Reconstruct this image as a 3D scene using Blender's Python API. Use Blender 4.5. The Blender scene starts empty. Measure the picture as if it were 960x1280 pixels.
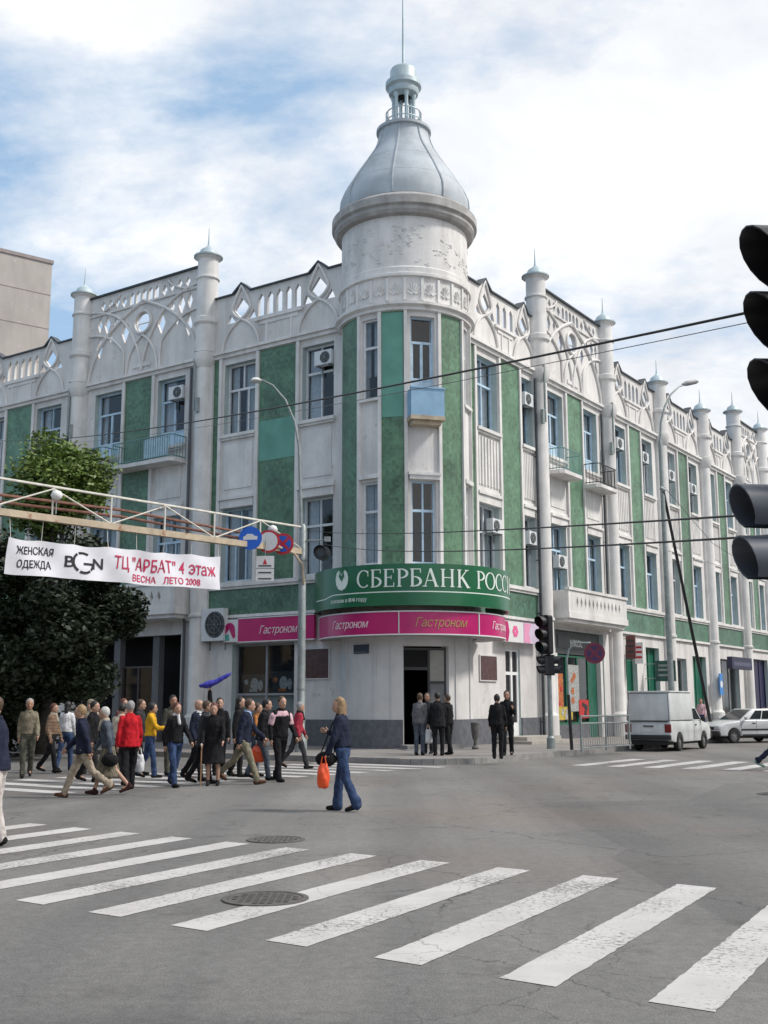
import bpy, bmesh, math, random
from mathutils import Vector, Matrix, noise
random.seed(7)
S = bpy.context.scene
COL = S.collection
R = math.radians
# ---------------------------------------------------------------- camera
CAM_H = 1.58
cd = bpy.data.cameras.new('camera'); cam = bpy.data.objects.new('camera', cd); COL.objects.link(cam)
cd.sensor_fit = 'VERTICAL'; cd.sensor_height = 24.0; cd.lens = 24.0 * 1390 / 1280
cd.clip_start = 0.1; cd.clip_end = 2000
cam.matrix_world = Matrix.Translation((0, 0, CAM_H)) @ Matrix.Rotation(R(90 + 9.86), 4, 'X') @ Matrix.Rotation(R(-0.14), 4, 'Z')
S.camera = cam
# ---------------------------------------------------------------- sky and sun
SUN_EL, SUN_AZ = R(46), R(96)          # azimuth measured from +Y towards +X
W = bpy.data.worlds.new('World'); S.world = W; W.use_nodes = True
nt = W.node_tree; N = nt.nodes; LK = nt.links
for n in list(N): N.remove(n)
out = N.new('ShaderNodeOutputWorld'); bg = N.new('ShaderNodeBackground'); bg.inputs['Strength'].default_value = 0.1
sky = N.new('ShaderNodeTexSky'); sky.sky_type = 'NISHITA'; sky.sun_disc = False
sky.sun_elevation = SUN_EL; sky.sun_rotation = SUN_AZ; sky.air_density = 1.0; sky.dust_density = 1.2; sky.ozone_density = 1.0
tc = N.new('ShaderNodeTexCoord'); sep = N.new('ShaderNodeSeparateXYZ'); LK.new(tc.outputs['Generated'], sep.inputs[0])
def wm(op, a, b=None):
    m = N.new('ShaderNodeMath'); m.operation = op
    for i, v in enumerate((a, b)):
        if v is None: continue
        if isinstance(v, (int, float)): m.inputs[i].default_value = v
        else: LK.new(v, m.inputs[i])
    return m.outputs[0]
zz = wm('ADD', wm('MAXIMUM', sep.outputs['Z'], 0.0), 0.22)
cx = wm('DIVIDE', sep.outputs['X'], zz); cy = wm('DIVIDE', sep.outputs['Y'], zz)
cmb = N.new('ShaderNodeCombineXYZ'); LK.new(cx, cmb.inputs[0]); LK.new(cy, cmb.inputs[1]); cmb.inputs[2].default_value = 0.0
def wnoise(scale, detail, rough, off, dist=0.0, sc=(1, 1, 1)):
    mp = N.new('ShaderNodeMapping'); mp.inputs['Location'].default_value = off; mp.inputs['Scale'].default_value = sc; LK.new(cmb.outputs[0], mp.inputs[0])
    t = N.new('ShaderNodeTexNoise'); t.inputs['Scale'].default_value = scale; t.inputs['Detail'].default_value = detail
    t.inputs['Roughness'].default_value = rough; t.inputs['Distortion'].default_value = dist; LK.new(mp.outputs[0], t.inputs['Vector']); return t.outputs['Fac']
def ramp(fac, stops):
    r = N.new('ShaderNodeValToRGB'); LK.new(fac, r.inputs[0]); e = r.color_ramp.elements
    while len(e) < len(stops): e.new(0.5)
    for k, (p, c) in zip(e, stops): k.position = p; k.color = c if len(c) == 4 else (*c, 1)
    return r.outputs[0]
n1 = wnoise(1.25, 8, 0.60, (12.46, 14.84, 0), 0.25, (0.8, 1.15, 1)); n2 = wnoise(3.0, 7, 0.62, (4.2, 7.7, 0), 0.2)
cov = wm('ADD', wm('MULTIPLY', n1, 0.72), wm('MULTIPLY', n2, 0.28))
cov = wm('ADD', cov, wm('ADD', wm('MULTIPLY', sep.outputs['X'], 0.22), wm('MULTIPLY', wm('SUBTRACT', sep.outputs['Z'], 0.35), 0.25)))
mask = ramp(cov, [(0.43, (0, 0, 0)), (0.56, (1, 1, 1))])
ccol = ramp(wm('ADD', wm('MULTIPLY', wnoise(2.1, 7, 0.6, (15.90, 18.85, 0), 0.2), 0.75), wm('MULTIPLY', n2, 0.25)), [(0.34, (0.58, 0.61, 0.67)), (0.50, (0.76, 0.775, 0.80)), (0.62, (0.88, 0.88, 0.885))])
cm = N.new('ShaderNodeVectorMath'); cm.operation = 'SCALE'; LK.new(ccol, cm.inputs[0]); cm.inputs['Scale'].default_value = 8.4
# thin high veil: the blue between the clouds is pale
sb = N.new('ShaderNodeMix'); sb.data_type = 'RGBA'; sb.inputs[0].default_value = 0.55; LK.new(sky.outputs[0], sb.inputs[6]); sb.inputs[7].default_value = (3.3, 4.9, 6.7, 1)
mx = N.new('ShaderNodeMix'); mx.data_type = 'RGBA'; LK.new(mask, mx.inputs[0]); LK.new(sb.outputs[2], mx.inputs[6]); LK.new(cm.outputs[0], mx.inputs[7])
LK.new(mx.outputs[2], bg.inputs['Color']); LK.new(bg.outputs[0], out.inputs['Surface'])
sd = bpy.data.lights.new('sun', 'SUN'); sd.energy = 2.2; sd.angle = R(9); sd.color = (1.0, 0.955, 0.89)
sun = bpy.data.objects.new('sun', sd); COL.objects.link(sun)
sdir = Vector((math.sin(SUN_AZ) * math.cos(SUN_EL), math.cos(SUN_AZ) * math.cos(SUN_EL), math.sin(SUN_EL)))
sun.rotation_euler = sdir.to_track_quat('Z', 'Y').to_euler(); sun.location = (30, -10, 40)
S.view_settings.view_transform = 'Standard'; S.view_settings.look = 'None'; S.view_settings.gamma = 1.0
S.view_settings.use_curve_mapping = False; S.view_settings.exposure = 0.6
S.cycles.use_denoising = True; S.cycles.max_bounces = 6; S.cycles.transparent_max_bounces = 16
# ---------------------------------------------------------------- site geometry
YAW = R(34.46); sY, cY = math.sin(YAW), math.cos(YAW)
AX = Vector((0.80, 40.0, 0.0)); PO = 1.2
dR, dL = Vector((sY, cY, 0)), Vector((-cY, sY, 0)); nR, nL = Vector((cY, -sY, 0)), Vector((-sY, -cY, 0))
ZV = Vector((0, 0, 1))
SW = 0.15     # pavement height
class Fr:
    """facade frame: t along, o outward, z up (relative to a given origin)"""
    def __init__(s, o, t, n): s.o, s.t, s.n = Vector(o), Vector(t), Vector(n)
    def __call__(s, t, o, z): return s.o + s.t * t + s.n * o + ZV * z
FL = Fr(nL * PO, dL, nL); FR = Fr(nR * PO, dR, nR)      # building-local (empty at AX)
ID = Fr((0, 0, 0), (1, 0, 0), (0, 1, 0))
def tower_fr(a, r): # a degrees from the toward-camera direction, + to the right
    n = Vector((math.sin(R(a)), -math.cos(R(a)), 0)); return Fr(n * r, Vector((-n.y, n.x, 0)), n)
# ---------------------------------------------------------------- materials
MATS = {}
def mat(name, col, rough=0.6, metal=0.0, var=0.12, vs=2.0, bump=0.0, bs=30.0, spec=0.5, coat=0.0, streak=0.0, peel=None, tile=None, alpha=None):
    if name in MATS: return MATS[name]
    m = bpy.data.materials.new(name); m.use_nodes = True; t = m.node_tree; b = t.nodes['Principled BSDF']
    b.inputs['Roughness'].default_value = rough; b.inputs['Metallic'].default_value = metal; b.inputs['Specular IOR Level'].default_value = spec
    b.inputs['Coat Weight'].default_value = coat
    g = t.nodes.new('ShaderNodeNewGeometry'); pos = g.outputs['Position']
    def nz(scale, detail=6, rg=0.6, sc=(1, 1, 1)):
        mp = t.nodes.new('ShaderNodeMapping'); mp.inputs['Scale'].default_value = sc; t.links.new(pos, mp.inputs[0])
        n = t.nodes.new('ShaderNodeTexNoise'); n.inputs['Scale'].default_value = scale; n.inputs['Detail'].default_value = detail; n.inputs['Roughness'].default_value = rg
        t.links.new(mp.outputs[0], n.inputs['Vector']); return n.outputs['Fac']
    def rmp(f, p0, c0, p1, c1):
        r = t.nodes.new('ShaderNodeValToRGB'); t.links.new(f, r.inputs[0]); e = r.color_ramp.elements
        e[0].position, e[1].position = p0, p1; e[0].color = (*c0, 1); e[1].color = (*c1, 1); return r.outputs[0]
    def mixc(f, a, c, mode='MIX'):
        x = t.nodes.new('ShaderNodeMix'); x.data_type = 'RGBA'; x.blend_type = mode
        for i, v in ((0, f), (6, a), (7, c)):
            if hasattr(v, 'links') or hasattr(v, 'is_linked'): t.links.new(v, x.inputs[i])
            elif isinstance(v, (int, float)): x.inputs[i].default_value = v
            else: x.inputs[i].default_value = (*v, 1)
        return x.outputs[2]
    lo = tuple(c * (1 - var) for c in col); hi = tuple(min(1, c * (1 + var)) for c in col)
    c = rmp(nz(vs), 0.32, lo, 0.68, hi)
    if tile:   # small glazed tiles: value jitter per tile, light joints, losses
        sc, joint, loss = tile
        br = t.nodes.new('ShaderNodeTexVoronoi'); br.inputs['Scale'].default_value = sc; br.feature = 'F1'; br.distance = 'CHEBYCHEV'; br.inputs['Randomness'].default_value = 0.25
        t.links.new(pos, br.inputs['Vector'])
        jit = rmp(br.outputs['Color'], 0.1, (0.72, 0.72, 0.72), 0.9, (1.3, 1.3, 1.3)); c = mixc(1.0, c, jit, 'MULTIPLY')
        c = mixc(rmp(nz(5.5, 8, 0.7), 0.66, (0, 0, 0), 0.69, (1, 1, 1)), c, loss)
        c = mixc(rmp(nz(0.9, 5, 0.6), 0.45, (0, 0, 0), 0.75, (0.45, 0.45, 0.45)), c, tuple(min(1, q * 1.7 + 0.02) for q in col))
    oi = t.nodes.new('ShaderNodeObjectInfo'); k_ = 0.16 if tile else 0.05
    c = mixc(1.0, c, rmp(oi.outputs['Random'], 0.0, (1 - k_,) * 3, 1.0, (1 + k_,) * 3), 'MULTIPLY')
    if streak:
        f = rmp(nz(1.0, 7, 0.65, (1.6, 1.6, 0.28)), 0.44, (0, 0, 0), 0.72, (streak,) * 3)
        c = mixc(f, c, tuple(q * 0.45 for q in col))
    if peel:
        f = rmp(nz(1.7, 10, 0.72), 0.60, (0, 0, 0), 0.63, (0.8, 0.8, 0.8)); c = mixc(f, c, peel)
    t.links.new(c, b.inputs['Base Color'])
    if bump:
        bp = t.nodes.new('ShaderNodeBump'); bp.inputs['Strength'].default_value = bump; bp.inputs['Distance'].default_value = 0.02
        t.links.new(nz(bs, 5, 0.6), bp.inputs['Height']); t.links.new(bp.outputs[0], b.inputs['Normal'])
    if alpha is not None:   # plain window glass: see-through with a sky reflection
        tr = t.nodes.new('ShaderNodeBsdfTransparent'); tr.inputs[0].default_value = (*alpha, 1)
        gl = t.nodes.new('ShaderNodeBsdfGlossy'); gl.inputs['Roughness'].default_value = 0.04
        lw = t.nodes.new('ShaderNodeLayerWeight'); pw = t.nodes.new('ShaderNodeMath'); pw.operation = 'POWER'; t.links.new(lw.outputs['Facing'], pw.inputs[0]); pw.inputs[1].default_value = 3.5; fr = t.nodes.new('ShaderNodeMath'); fr.operation = 'MULTIPLY_ADD'; t.links.new(pw.outputs[0], fr.inputs[0]); fr.inputs[1].default_value = 0.75; fr.inputs[2].default_value = 0.07
        ms = t.nodes.new('ShaderNodeMixShader'); t.links.new(fr.outputs[0], ms.inputs[0]); t.links.new(tr.outputs[0], ms.inputs[1]); t.links.new(gl.outputs[0], ms.inputs[2])
        t.links.new(ms.outputs[0], t.nodes['Material Output'].inputs['Surface'])
    MATS[name] = m; return m
plaster = mat('white_plaster', (0.67, 0.65, 0.635), 0.85, var=0.10, vs=0.7, bump=0.25, bs=14, streak=0.5, peel=(0.50, 0.475, 0.45))
plaster2 = mat('white_moulding', (0.69, 0.675, 0.66), 0.8, var=0.10, vs=1.5, bump=0.15, bs=25, streak=0.45)
groundwall = mat('ground_floor_render', (0.60, 0.59, 0.58), 0.8, var=0.08, vs=1.2, bump=0.12, bs=20, streak=0.2)
plinth_m = mat('plinth_stone', (0.115, 0.12, 0.135), 0.7, var=0.25, vs=5, bump=0.3, bs=30)
green_m = mat('green_glazed_tile', (0.080, 0.165, 0.098), 0.42, var=0.30, vs=1.3, bump=0.2, bs=60, tile=(9.0, 0, (0.30, 0.36, 0.32)))
greenb_m = mat('green_band_tile', (0.075, 0.155, 0.105), 0.5, var=0.28, vs=1.4, bump=0.2, bs=60, tile=(9.0, 0, (0.28, 0.33, 0.30)))
teal_m = mat('teal_plaster', (0.125, 0.31, 0.25), 0.75, var=0.12, vs=1.6, bump=0.1)
roof_m = mat('zinc_roof', (0.40, 0.44, 0.475), 0.62, metal=0.0, var=0.16, vs=1.2, bump=0.12, bs=6, streak=0.25)
capm = mat('painted_cap', (0.42, 0.50, 0.53), 0.5, metal=0.2, var=0.12, vs=3)
dark_sheet = mat('dark_sheet_metal', (0.055, 0.065, 0.075), 0.5, metal=0.4, var=0.3, vs=4)
blueframe = mat('pale_blue_frame', (0.44, 0.58, 0.70), 0.55, var=0.15, vs=4, bump=0.1)
whiteframe = mat('white_frame', (0.62, 0.64, 0.66), 0.5, var=0.10, vs=4)
glass_m = mat('window_glass', (0.1, 0.1, 0.1), alpha=(0.74, 0.79, 0.82))
curtain_m = mat('net_curtain', (0.55, 0.57, 0.60), 0.9, var=0.15, vs=6)
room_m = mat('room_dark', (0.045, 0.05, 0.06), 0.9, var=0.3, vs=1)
reveal_m = mat('greenish_reveal', (0.42, 0.50, 0.50), 0.8, var=0.10, vs=2)
rust_m = mat('rusty_paint', (0.46, 0.38, 0.28), 0.75, var=0.2, vs=3, bump=0.3, bs=40, peel=(0.26, 0.11, 0.05))
rust2_m = mat('rust_red_pipe', (0.20, 0.09, 0.065), 0.8, var=0.35, vs=5)
whitesteel = mat('white_painted_steel', (0.62, 0.60, 0.54), 0.6, var=0.15, vs=6, peel=(0.25, 0.13, 0.08))
pole_m = mat('grey_galvanised', (0.26, 0.29, 0.29), 0.55, metal=0.4, var=0.2, vs=5)
black_m = mat('black_plastic', (0.016, 0.016, 0.020), 0.4, var=0.2, vs=8)
wire_m = mat('black_cable', (0.02, 0.02, 0.022), 0.6)
wire2_m = mat('grey_cable', (0.11, 0.11, 0.12), 0.6)
sgreen = mat('sign_green', (0.007, 0.115, 0.045), 0.35, var=0.12, vs=1, coat=0.2)
sletter = mat('sign_white_letter', (0.70, 0.78, 0.72), 0.5, var=0.05)
spink = mat('sign_magenta', (0.46, 0.006, 0.13), 0.4, var=0.12, vs=1.5, coat=0.2)
spink_l = mat('sign_pink_letter', (0.80, 0.62, 0.66), 0.5, var=0.05)
sgold = mat('sign_gold_letter', (0.40, 0.24, 0.10), 0.5, var=0.1)
swhite = mat('sign_white', (0.70, 0.70, 0.70), 0.5, var=0.06)
bannerw = mat('banner_cloth', (0.66, 0.66, 0.71), 0.8, var=0.06, vs=2)
ink_black = mat('banner_black', (0.02, 0.02, 0.025), 0.8); ink_red = mat('banner_red', (0.50, 0.03, 0.10), 0.8)
plaque_m = mat('brown_plaque', (0.085, 0.045, 0.042), 0.45, var=0.3, vs=6)
door_dark = mat('dark_interior', (0.006, 0.006, 0.007), 0.9, var=0.3)  # near-black colour stands for the shade deep inside the entrances
sblue = mat('sign_blue', (0.012, 0.11, 0.55), 0.4, var=0.06); sred = mat('sign_red', (0.50, 0.02, 0.035), 0.4, var=0.06)
kerb_m = mat('kerb_concrete', (0.24, 0.235, 0.23), 0.85, var=0.2, vs=3, bump=0.3, bs=30)
iron_m = mat('cast_iron', (0.12, 0.112, 0.108), 0.7, metal=0.3, var=0.3, vs=14, bump=0.5, bs=70)
paint_m = None
# ---------------------------------------------------------------- mesh builder
class MB:
    def __init__(s): s.v, s.f, s.m, s.starts = [], [], [], []
    def add(s, vs, fs, mi=0):
        b = len(s.v); s.starts.append(b); s.v += [Vector(q) for q in vs]; s.f += [[b + i for i in f] for f in fs]; s.m += [mi] * len(fs); return s
    def box(s, F, t0, t1, o0, o1, z0, z1, mi=0):
        p = [F(t, o, z) for z in (z0, z1) for o in (o0, o1) for t in (t0, t1)]
        return s.add(p, [(0, 1, 3, 2), (4, 6, 7, 5), (0, 4, 5, 1), (2, 3, 7, 6), (0, 2, 6, 4), (1, 5, 7, 3)], mi)
    def quad(s, a, b, c, d, mi=0): return s.add([a, b, c, d], [(0, 1, 2, 3)], mi)
    def tube(s, path, r, n=6, mi=0, cap=True):
        path = [Vector(p) for p in path]; k = len(path); rs = r if isinstance(r, (list, tuple)) else [r] * k
        vs, fs = [], []; up = None
        for i, p in enumerate(path):
            d = (path[min(i + 1, k - 1)] - path[max(i - 1, 0)]); d = d.normalized() if d.length > 1e-9 else Vector((0, 0, 1))
            if up is None: up = Vector((1, 0, 0)) if abs(d.x) < 0.8 else Vector((0, 1, 0))
            a = d.cross(up); a = a.normalized() if a.length > 1e-6 else d.orthogonal().normalized(); b = d.cross(a).normalized(); up = -b if False else up
            for j in range(n):
                w = 2 * math.pi * j / n; vs.append(p + (a * math.cos(w) + b * math.sin(w)) * rs[i])
        for i in range(k - 1):
            for j in range(n): fs.append((i * n + j, i * n + (j + 1) % n, (i + 1) * n + (j + 1) % n, (i + 1) * n + j))
        if cap: fs += [tuple(range(n))[::-1], tuple((k - 1) * n + j for j in range(n))]
        return s.add(vs, fs, mi)
    def lathe(s, c, prof, n=24, mi=0, a0=0.0, a1=360.0):
        c = Vector(c); full = abs(a1 - a0 - 360) < 1e-6; m = n if full else n + 1; vs, fs = [], []
        for r, z in prof:
            for j in range(m):
                w = R(a0 + (a1 - a0) * j / n); vs.append(c + Vector((r * math.sin(w), -r * math.cos(w), z)))
        for i in range(len(prof) - 1):
            for j in range(n):
                q = (j + 1) % m; fs.append((i * m + j, i * m + q, (i + 1) * m + q, (i + 1) * m + j))
        return s.add(vs, fs, mi)
    def prism(s, F, poly, o0, o1, mi=0):     # poly in (t,z), extruded outward
        n = len(poly); vs = [F(t, o0, z) for t, z in poly] + [F(t, o1, z) for t, z in poly]
        return s.add(vs, [tuple(range(n)), tuple(range(n, 2 * n))[::-1]] + [(i, (i + 1) % n, n + (i + 1) % n, n + i) for i in range(n)], mi)
    def disc(s, F, t, z, r, o0, o1, n=20, mi=0, ry=None):
        ry = ry or r; return s.prism(F, [(t + r * math.cos(2 * math.pi * i / n), z + ry * math.sin(2 * math.pi * i / n)) for i in range(n)], o0, o1, mi)
    def mesh(s, name, mats, smooth=False, fix=True):
        me = bpy.data.meshes.new(name); me.from_pydata([tuple(q) for q in s.v], [], s.f)
        for m in (mats if isinstance(mats, (list, tuple)) else [mats]): me.materials.append(m)
        me.polygons.foreach_set('material_index', s.m)
        if fix:
            bm = bmesh.new(); bm.from_mesh(me); bmesh.ops.recalc_face_normals(bm, faces=bm.faces); bm.to_mesh(me); bm.free()
        if smooth:
            me.polygons.foreach_set('use_smooth', [True] * len(me.polygons))
            if smooth is not True: me.set_sharp_from_angle(angle=R(smooth))
        me.update(); return me
    def build_each(s, name, mats, parent=None, smooth=False):   # every added piece becomes an object of its own
        out = []; st = s.starts + [len(s.v)]; k = 0
        for a, b in zip(st, st[1:]):
            q = MB(); q.v = s.v[a:b]
            while k < len(s.f) and s.f[k][0] < b: q.f.append([i - a for i in s.f[k]]); q.m.append(s.m[k]); k += 1
            out.append(q.build(name, mats, parent, smooth))
        return out
    def build(s, name, mats, parent=None, smooth=False, loc=None):
        o = bpy.data.objects.new(name, s.mesh(name, mats, smooth)); COL.objects.link(o); o.parent = parent
        if loc is not None: o.location = loc
        return o
def mk(name, me, parent=None, M=None):
    o = bpy.data.objects.new(name, me); COL.objects.link(o); o.parent = parent
    if M is not None: o.matrix_local = M
    return o
def tag(o, label=None, cat=None, group=None, kind=None):
    for k, v in (('label', label), ('category', cat), ('group', group), ('kind', kind)):
        if v: o[k] = v
    return o
def thing(name, loc, label, cat, group=None, rz=0.0):
    o = bpy.data.objects.new(name, None); COL.objects.link(o); o.location = loc; o.rotation_euler[2] = rz; o.empty_display_size = 0.3
    return tag(o, label, cat, group)
def frame_mat(F, t=0, o=0, z=0):          # object matrix: local x along, y outward, z up, right-handed
    x = F.t if F.t.cross(F.n).z > 0 else -F.t
    M = Matrix((( x.x, F.n.x, 0, 0), (x.y, F.n.y, 0, 0), (0, 0, 1, 0), (0, 0, 0, 1)))
    return Matrix.Translation(F(t, o, z)) @ M
def curve2d(splines, depth, name='shape'):
    """filled planar outline with holes -> (verts, faces) in (x, depth, y)"""
    cu = bpy.data.curves.new(name, 'CURVE'); cu.dimensions = '2D'; cu.fill_mode = 'BOTH'; cu.extrude = depth / 2
    for pts in splines:
        sp = cu.splines.new('POLY'); sp.points.add(len(pts) - 1); sp.use_cyclic_u = True
        for q, (x, y) in zip(sp.points, pts): q.co = (x, y, 0, 1)
    return from_curve(cu)
def from_curve(cu):
    ob = bpy.data.objects.new('tmp', cu); COL.objects.link(ob); dg = bpy.context.evaluated_depsgraph_get()
    me = bpy.data.meshes.new_from_object(ob.evaluated_get(dg)); vs = [v.co.copy() for v in me.vertices]; fs = [tuple(p.vertices) for p in me.polygons]
    bpy.data.objects.remove(ob); bpy.data.meshes.remove(me); bpy.data.curves.remove(cu)
    return vs, fs
def put2d(mb, vf, F, o, mi=0, t=0, z=0, f=None):
    vs, fs = vf; mb.add([F(t + v.x, o + v.z, z + v.y) if f is None else f(t + v.x, o + v.z, z + v.y) for v in vs], fs, mi)
def text_spaced(s, size, depth=0.01, shear=0.0, gap=.075, sx=1.0):
    vs, fs, x = [], [], 0.0
    for ch in s:
        if ch == ' ': x += .28; continue
        if ch == 'н':
            q = MB()
            for a, b, c, d in ((0, .1, 0, .54), (.34, .44, 0, .54), (.1, .34, .235, .315)): q.box(ID, a, b, -depth / 2 / size, depth / 2 / size, c, d)
            g, f = [Vector((v.x, v.z, v.y)) for v in q.v], q.f
        else: g, f = text2d(ch, 1.0, depth / size, align='LEFT')
        x0 = min(v.x for v in g); x1 = max(v.x for v in g); b = len(vs)
        vs += [Vector((((v.x - x0 + x) + v.y * shear) * size * sx, v.y * size, v.z * size)) for v in g]; fs += [tuple(b + i for i in q_) for q_ in f]; x += x1 - x0 + gap
    return [Vector((v.x - x * size * sx / 2, v.y, v.z)) for v in vs], fs
def text2d(s, size, depth=0.01, shear=0.0, align='CENTER', space=1.0, bold=0.0, sx=1.0, width=None):
    cu = bpy.data.curves.new('text', 'FONT'); cu.body = s; cu.size = size; cu.extrude = depth / 2; cu.shear = shear; cu.align_x = align; cu.space_character = space; cu.offset = bold
    cu.resolution_u = 3
    vs, fs = from_curve(cu)
    if width: sx = width / max(1e-6, max(v.x for v in vs) - min(v.x for v in vs))
    return [Vector((v.x * sx, v.y, v.z)) for v in vs], fs
# ================================================================ ground
def asphalt():
    m = bpy.data.materials.new('asphalt'); m.use_nodes = True; t = m.node_tree; b = t.nodes['Principled BSDF']
    g = t.nodes.new('ShaderNodeNewGeometry'); pos = g.outputs['Position']
    def nz(scale, detail=6, rg=0.6, off=(0, 0, 0), dist=0):
        mp = t.nodes.new('ShaderNodeMapping'); mp.inputs['Location'].default_value = off; t.links.new(pos, mp.inputs[0])
        n = t.nodes.new('ShaderNodeTexNoise'); n.inputs['Scale'].default_value = scale; n.inputs['Detail'].default_value = detail; n.inputs['Roughness'].default_value = rg; n.inputs['Distortion'].default_value = dist
        t.links.new(mp.outputs[0], n.inputs['Vector']); return n
    def rmp(f, stops):
        r = t.nodes.new('ShaderNodeValToRGB'); t.links.new(f, r.inputs[0]); e = r.color_ramp.elements
        while len(e) < len(stops): e.new(0.5)
        for k, (p, c) in zip(e, stops): k.position = p; k.color = (*c, 1)
        return r.outputs[0]
    def mix(f, a, c, mode='MIX'):
        x = t.nodes.new('ShaderNodeMix'); x.data_type = 'RGBA'; x.blend_type = mode
        for i, v in ((0, f), (6, a), (7, c)):
            if hasattr(v, 'is_linked'): t.links.new(v, x.inputs[i])
            elif isinstance(v, (int, float)): x.inputs[i].default_value = v
            else: x.inputs[i].default_value = (*v, 1)
        return x.outputs[2]
    c = rmp(nz(0.35, 5, 0.55).outputs['Fac'], [(0.3, (0.150, 0.147, 0.144)), (0.7, (0.196, 0.192, 0.188))])
    # brownish worn areas and repair patches
    c = mix(rmp(nz(0.16, 4, 0.5, (7, 3, 0)).outputs['Fac'], [(0.52, (0, 0, 0)), (0.66, (0.75, 0.75, 0.75))]), c, (0.185, 0.160, 0.148))
    c = mix(rmp(nz(0.5, 8, 0.7, (2, 9, 0)).outputs['Fac'], [(0.60, (0, 0, 0)), (0.66, (0.35, 0.35, 0.35))]), c, (0.118, 0.113, 0.111))
    # aggregate
    v = t.nodes.new('ShaderNodeTexVoronoi'); v.inputs['Scale'].default_value = 120; t.links.new(pos, v.inputs['Vector'])
    c = mix(1.0, c, rmp(v.outputs['Color'], [(0.1, (0.82, 0.82, 0.82)), (0.9, (1.18, 1.18, 1.17))]), 'MULTIPLY')
    c = mix(1.0, c, rmp(nz(9, 8, 0.75).outputs['Fac'], [(0.3, (0.8, 0.8, 0.8)), (0.7, (1.18, 1.18, 1.18))]), 'MULTIPLY')
    mp2 = t.nodes.new('ShaderNodeMapping'); mp2.inputs['Rotation'].default_value = (0, 0, YAW); mp2.inputs['Scale'].default_value = (0.62, 0.035, 1); t.links.new(pos, mp2.inputs[0])
    ln_ = t.nodes.new('ShaderNodeTexNoise'); ln_.inputs['Scale'].default_value = 1.0; ln_.inputs['Detail'].default_value = 5; t.links.new(mp2.outputs[0], ln_.inputs['Vector'])
    c = mix(1.0, c, rmp(ln_.outputs['Fac'], [(0.38, (0.80, 0.80, 0.81)), (0.60, (1.08, 1.08, 1.07))]), 'MULTIPLY')
    ov = t.nodes.new('ShaderNodeTexVoronoi'); ov.inputs['Scale'].default_value = 0.55; ov.voronoi_dimensions = '2D'; t.links.new(pos, ov.inputs['Vector'])
    sm_ = t.nodes.new('ShaderNodeMath'); sm_.operation = 'ADD'; t.links.new(ov.outputs['Distance'], sm_.inputs[0]); t.links.new(nz(3.0, 6, 0.7, (4, 4, 0)).outputs['Fac'], sm_.inputs[1])
    c = mix(rmp(sm_.outputs[0], [(0.42, (0.55, 0.55, 0.55)), (0.62, (0, 0, 0))]), c, (0.07, 0.066, 0.064))
    pv = t.nodes.new('ShaderNodeTexVoronoi'); pv.inputs['Scale'].default_value = 0.11; pv.voronoi_dimensions = '2D'; pv.distance = 'CHEBYCHEV'; pv.inputs['Randomness'].default_value = 0.8
    mp3 = t.nodes.new('ShaderNodeMapping'); mp3.inputs['Rotation'].default_value = (0, 0, YAW + 0.1); mp3.inputs['Scale'].default_value = (1, 0.55, 1); t.links.new(pos, mp3.inputs[0]); t.links.new(mp3.outputs[0], pv.inputs['Vector'])
    c = mix(1.0, c, rmp(pv.outputs['Color'], [(0.2, (0.84, 0.835, 0.83)), (0.35, (1.0, 1.0, 1.0)), (0.8, (1.0, 0.985, 0.97)), (0.9, (1.12, 1.09, 1.06))]), 'MULTIPLY')
    # long wandering cracks
    def crack(scale, w, off, gate):
        d = nz(0.8, 7, 0.65, off); mp = t.nodes.new('ShaderNodeVectorMath'); mp.operation = 'MULTIPLY_ADD'
        t.links.new(d.outputs['Color'], mp.inputs[0]); mp.inputs[1].default_value = (1.1, 1.1, 0); t.links.new(pos, mp.inputs[2])
        vv = t.nodes.new('ShaderNodeTexVoronoi'); vv.feature = 'DISTANCE_TO_EDGE'; vv.inputs['Scale'].default_value = scale; vv.voronoi_dimensions = '2D'; t.links.new(mp.outputs[0], vv.inputs['Vector'])
        a = rmp(vv.outputs['Distance'], [(0.0, (1, 1, 1)), (w, (0, 0, 0))])
        gt = rmp(nz(0.22, 3, 0.5, gate).outputs['Fac'], [(0.48, (0, 0, 0)), (0.54, (0.8, 0.8, 0.8))])
        return mix(1.0, a, gt, 'MULTIPLY')
    k1 = crack(0.28, 0.006, (1, 5, 0), (4.4, 0.6, 0)); k2 = crack(1.3, 0.016, (8, 2, 0), (0.5, 5.5, 0))
    c = mix(k1, c, (0.028, 0.026, 0.025)); c = mix(k2, c, (0.045, 0.042, 0.04))
    t.links.new(c, b.inputs['Base Color']); b.inputs['Roughness'].default_value = 0.82; b.inputs['Specular IOR Level'].default_value = 0.35
    bp = t.nodes.new('ShaderNodeBump'); bp.inputs['Strength'].default_value = 0.35; bp.inputs['Distance'].default_value = 0.01
    t.links.new(v.outputs['Distance'], bp.inputs['Height']); t.links.new(bp.outputs[0], b.inputs['Normal'])
    return m
asph = asphalt()
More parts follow.
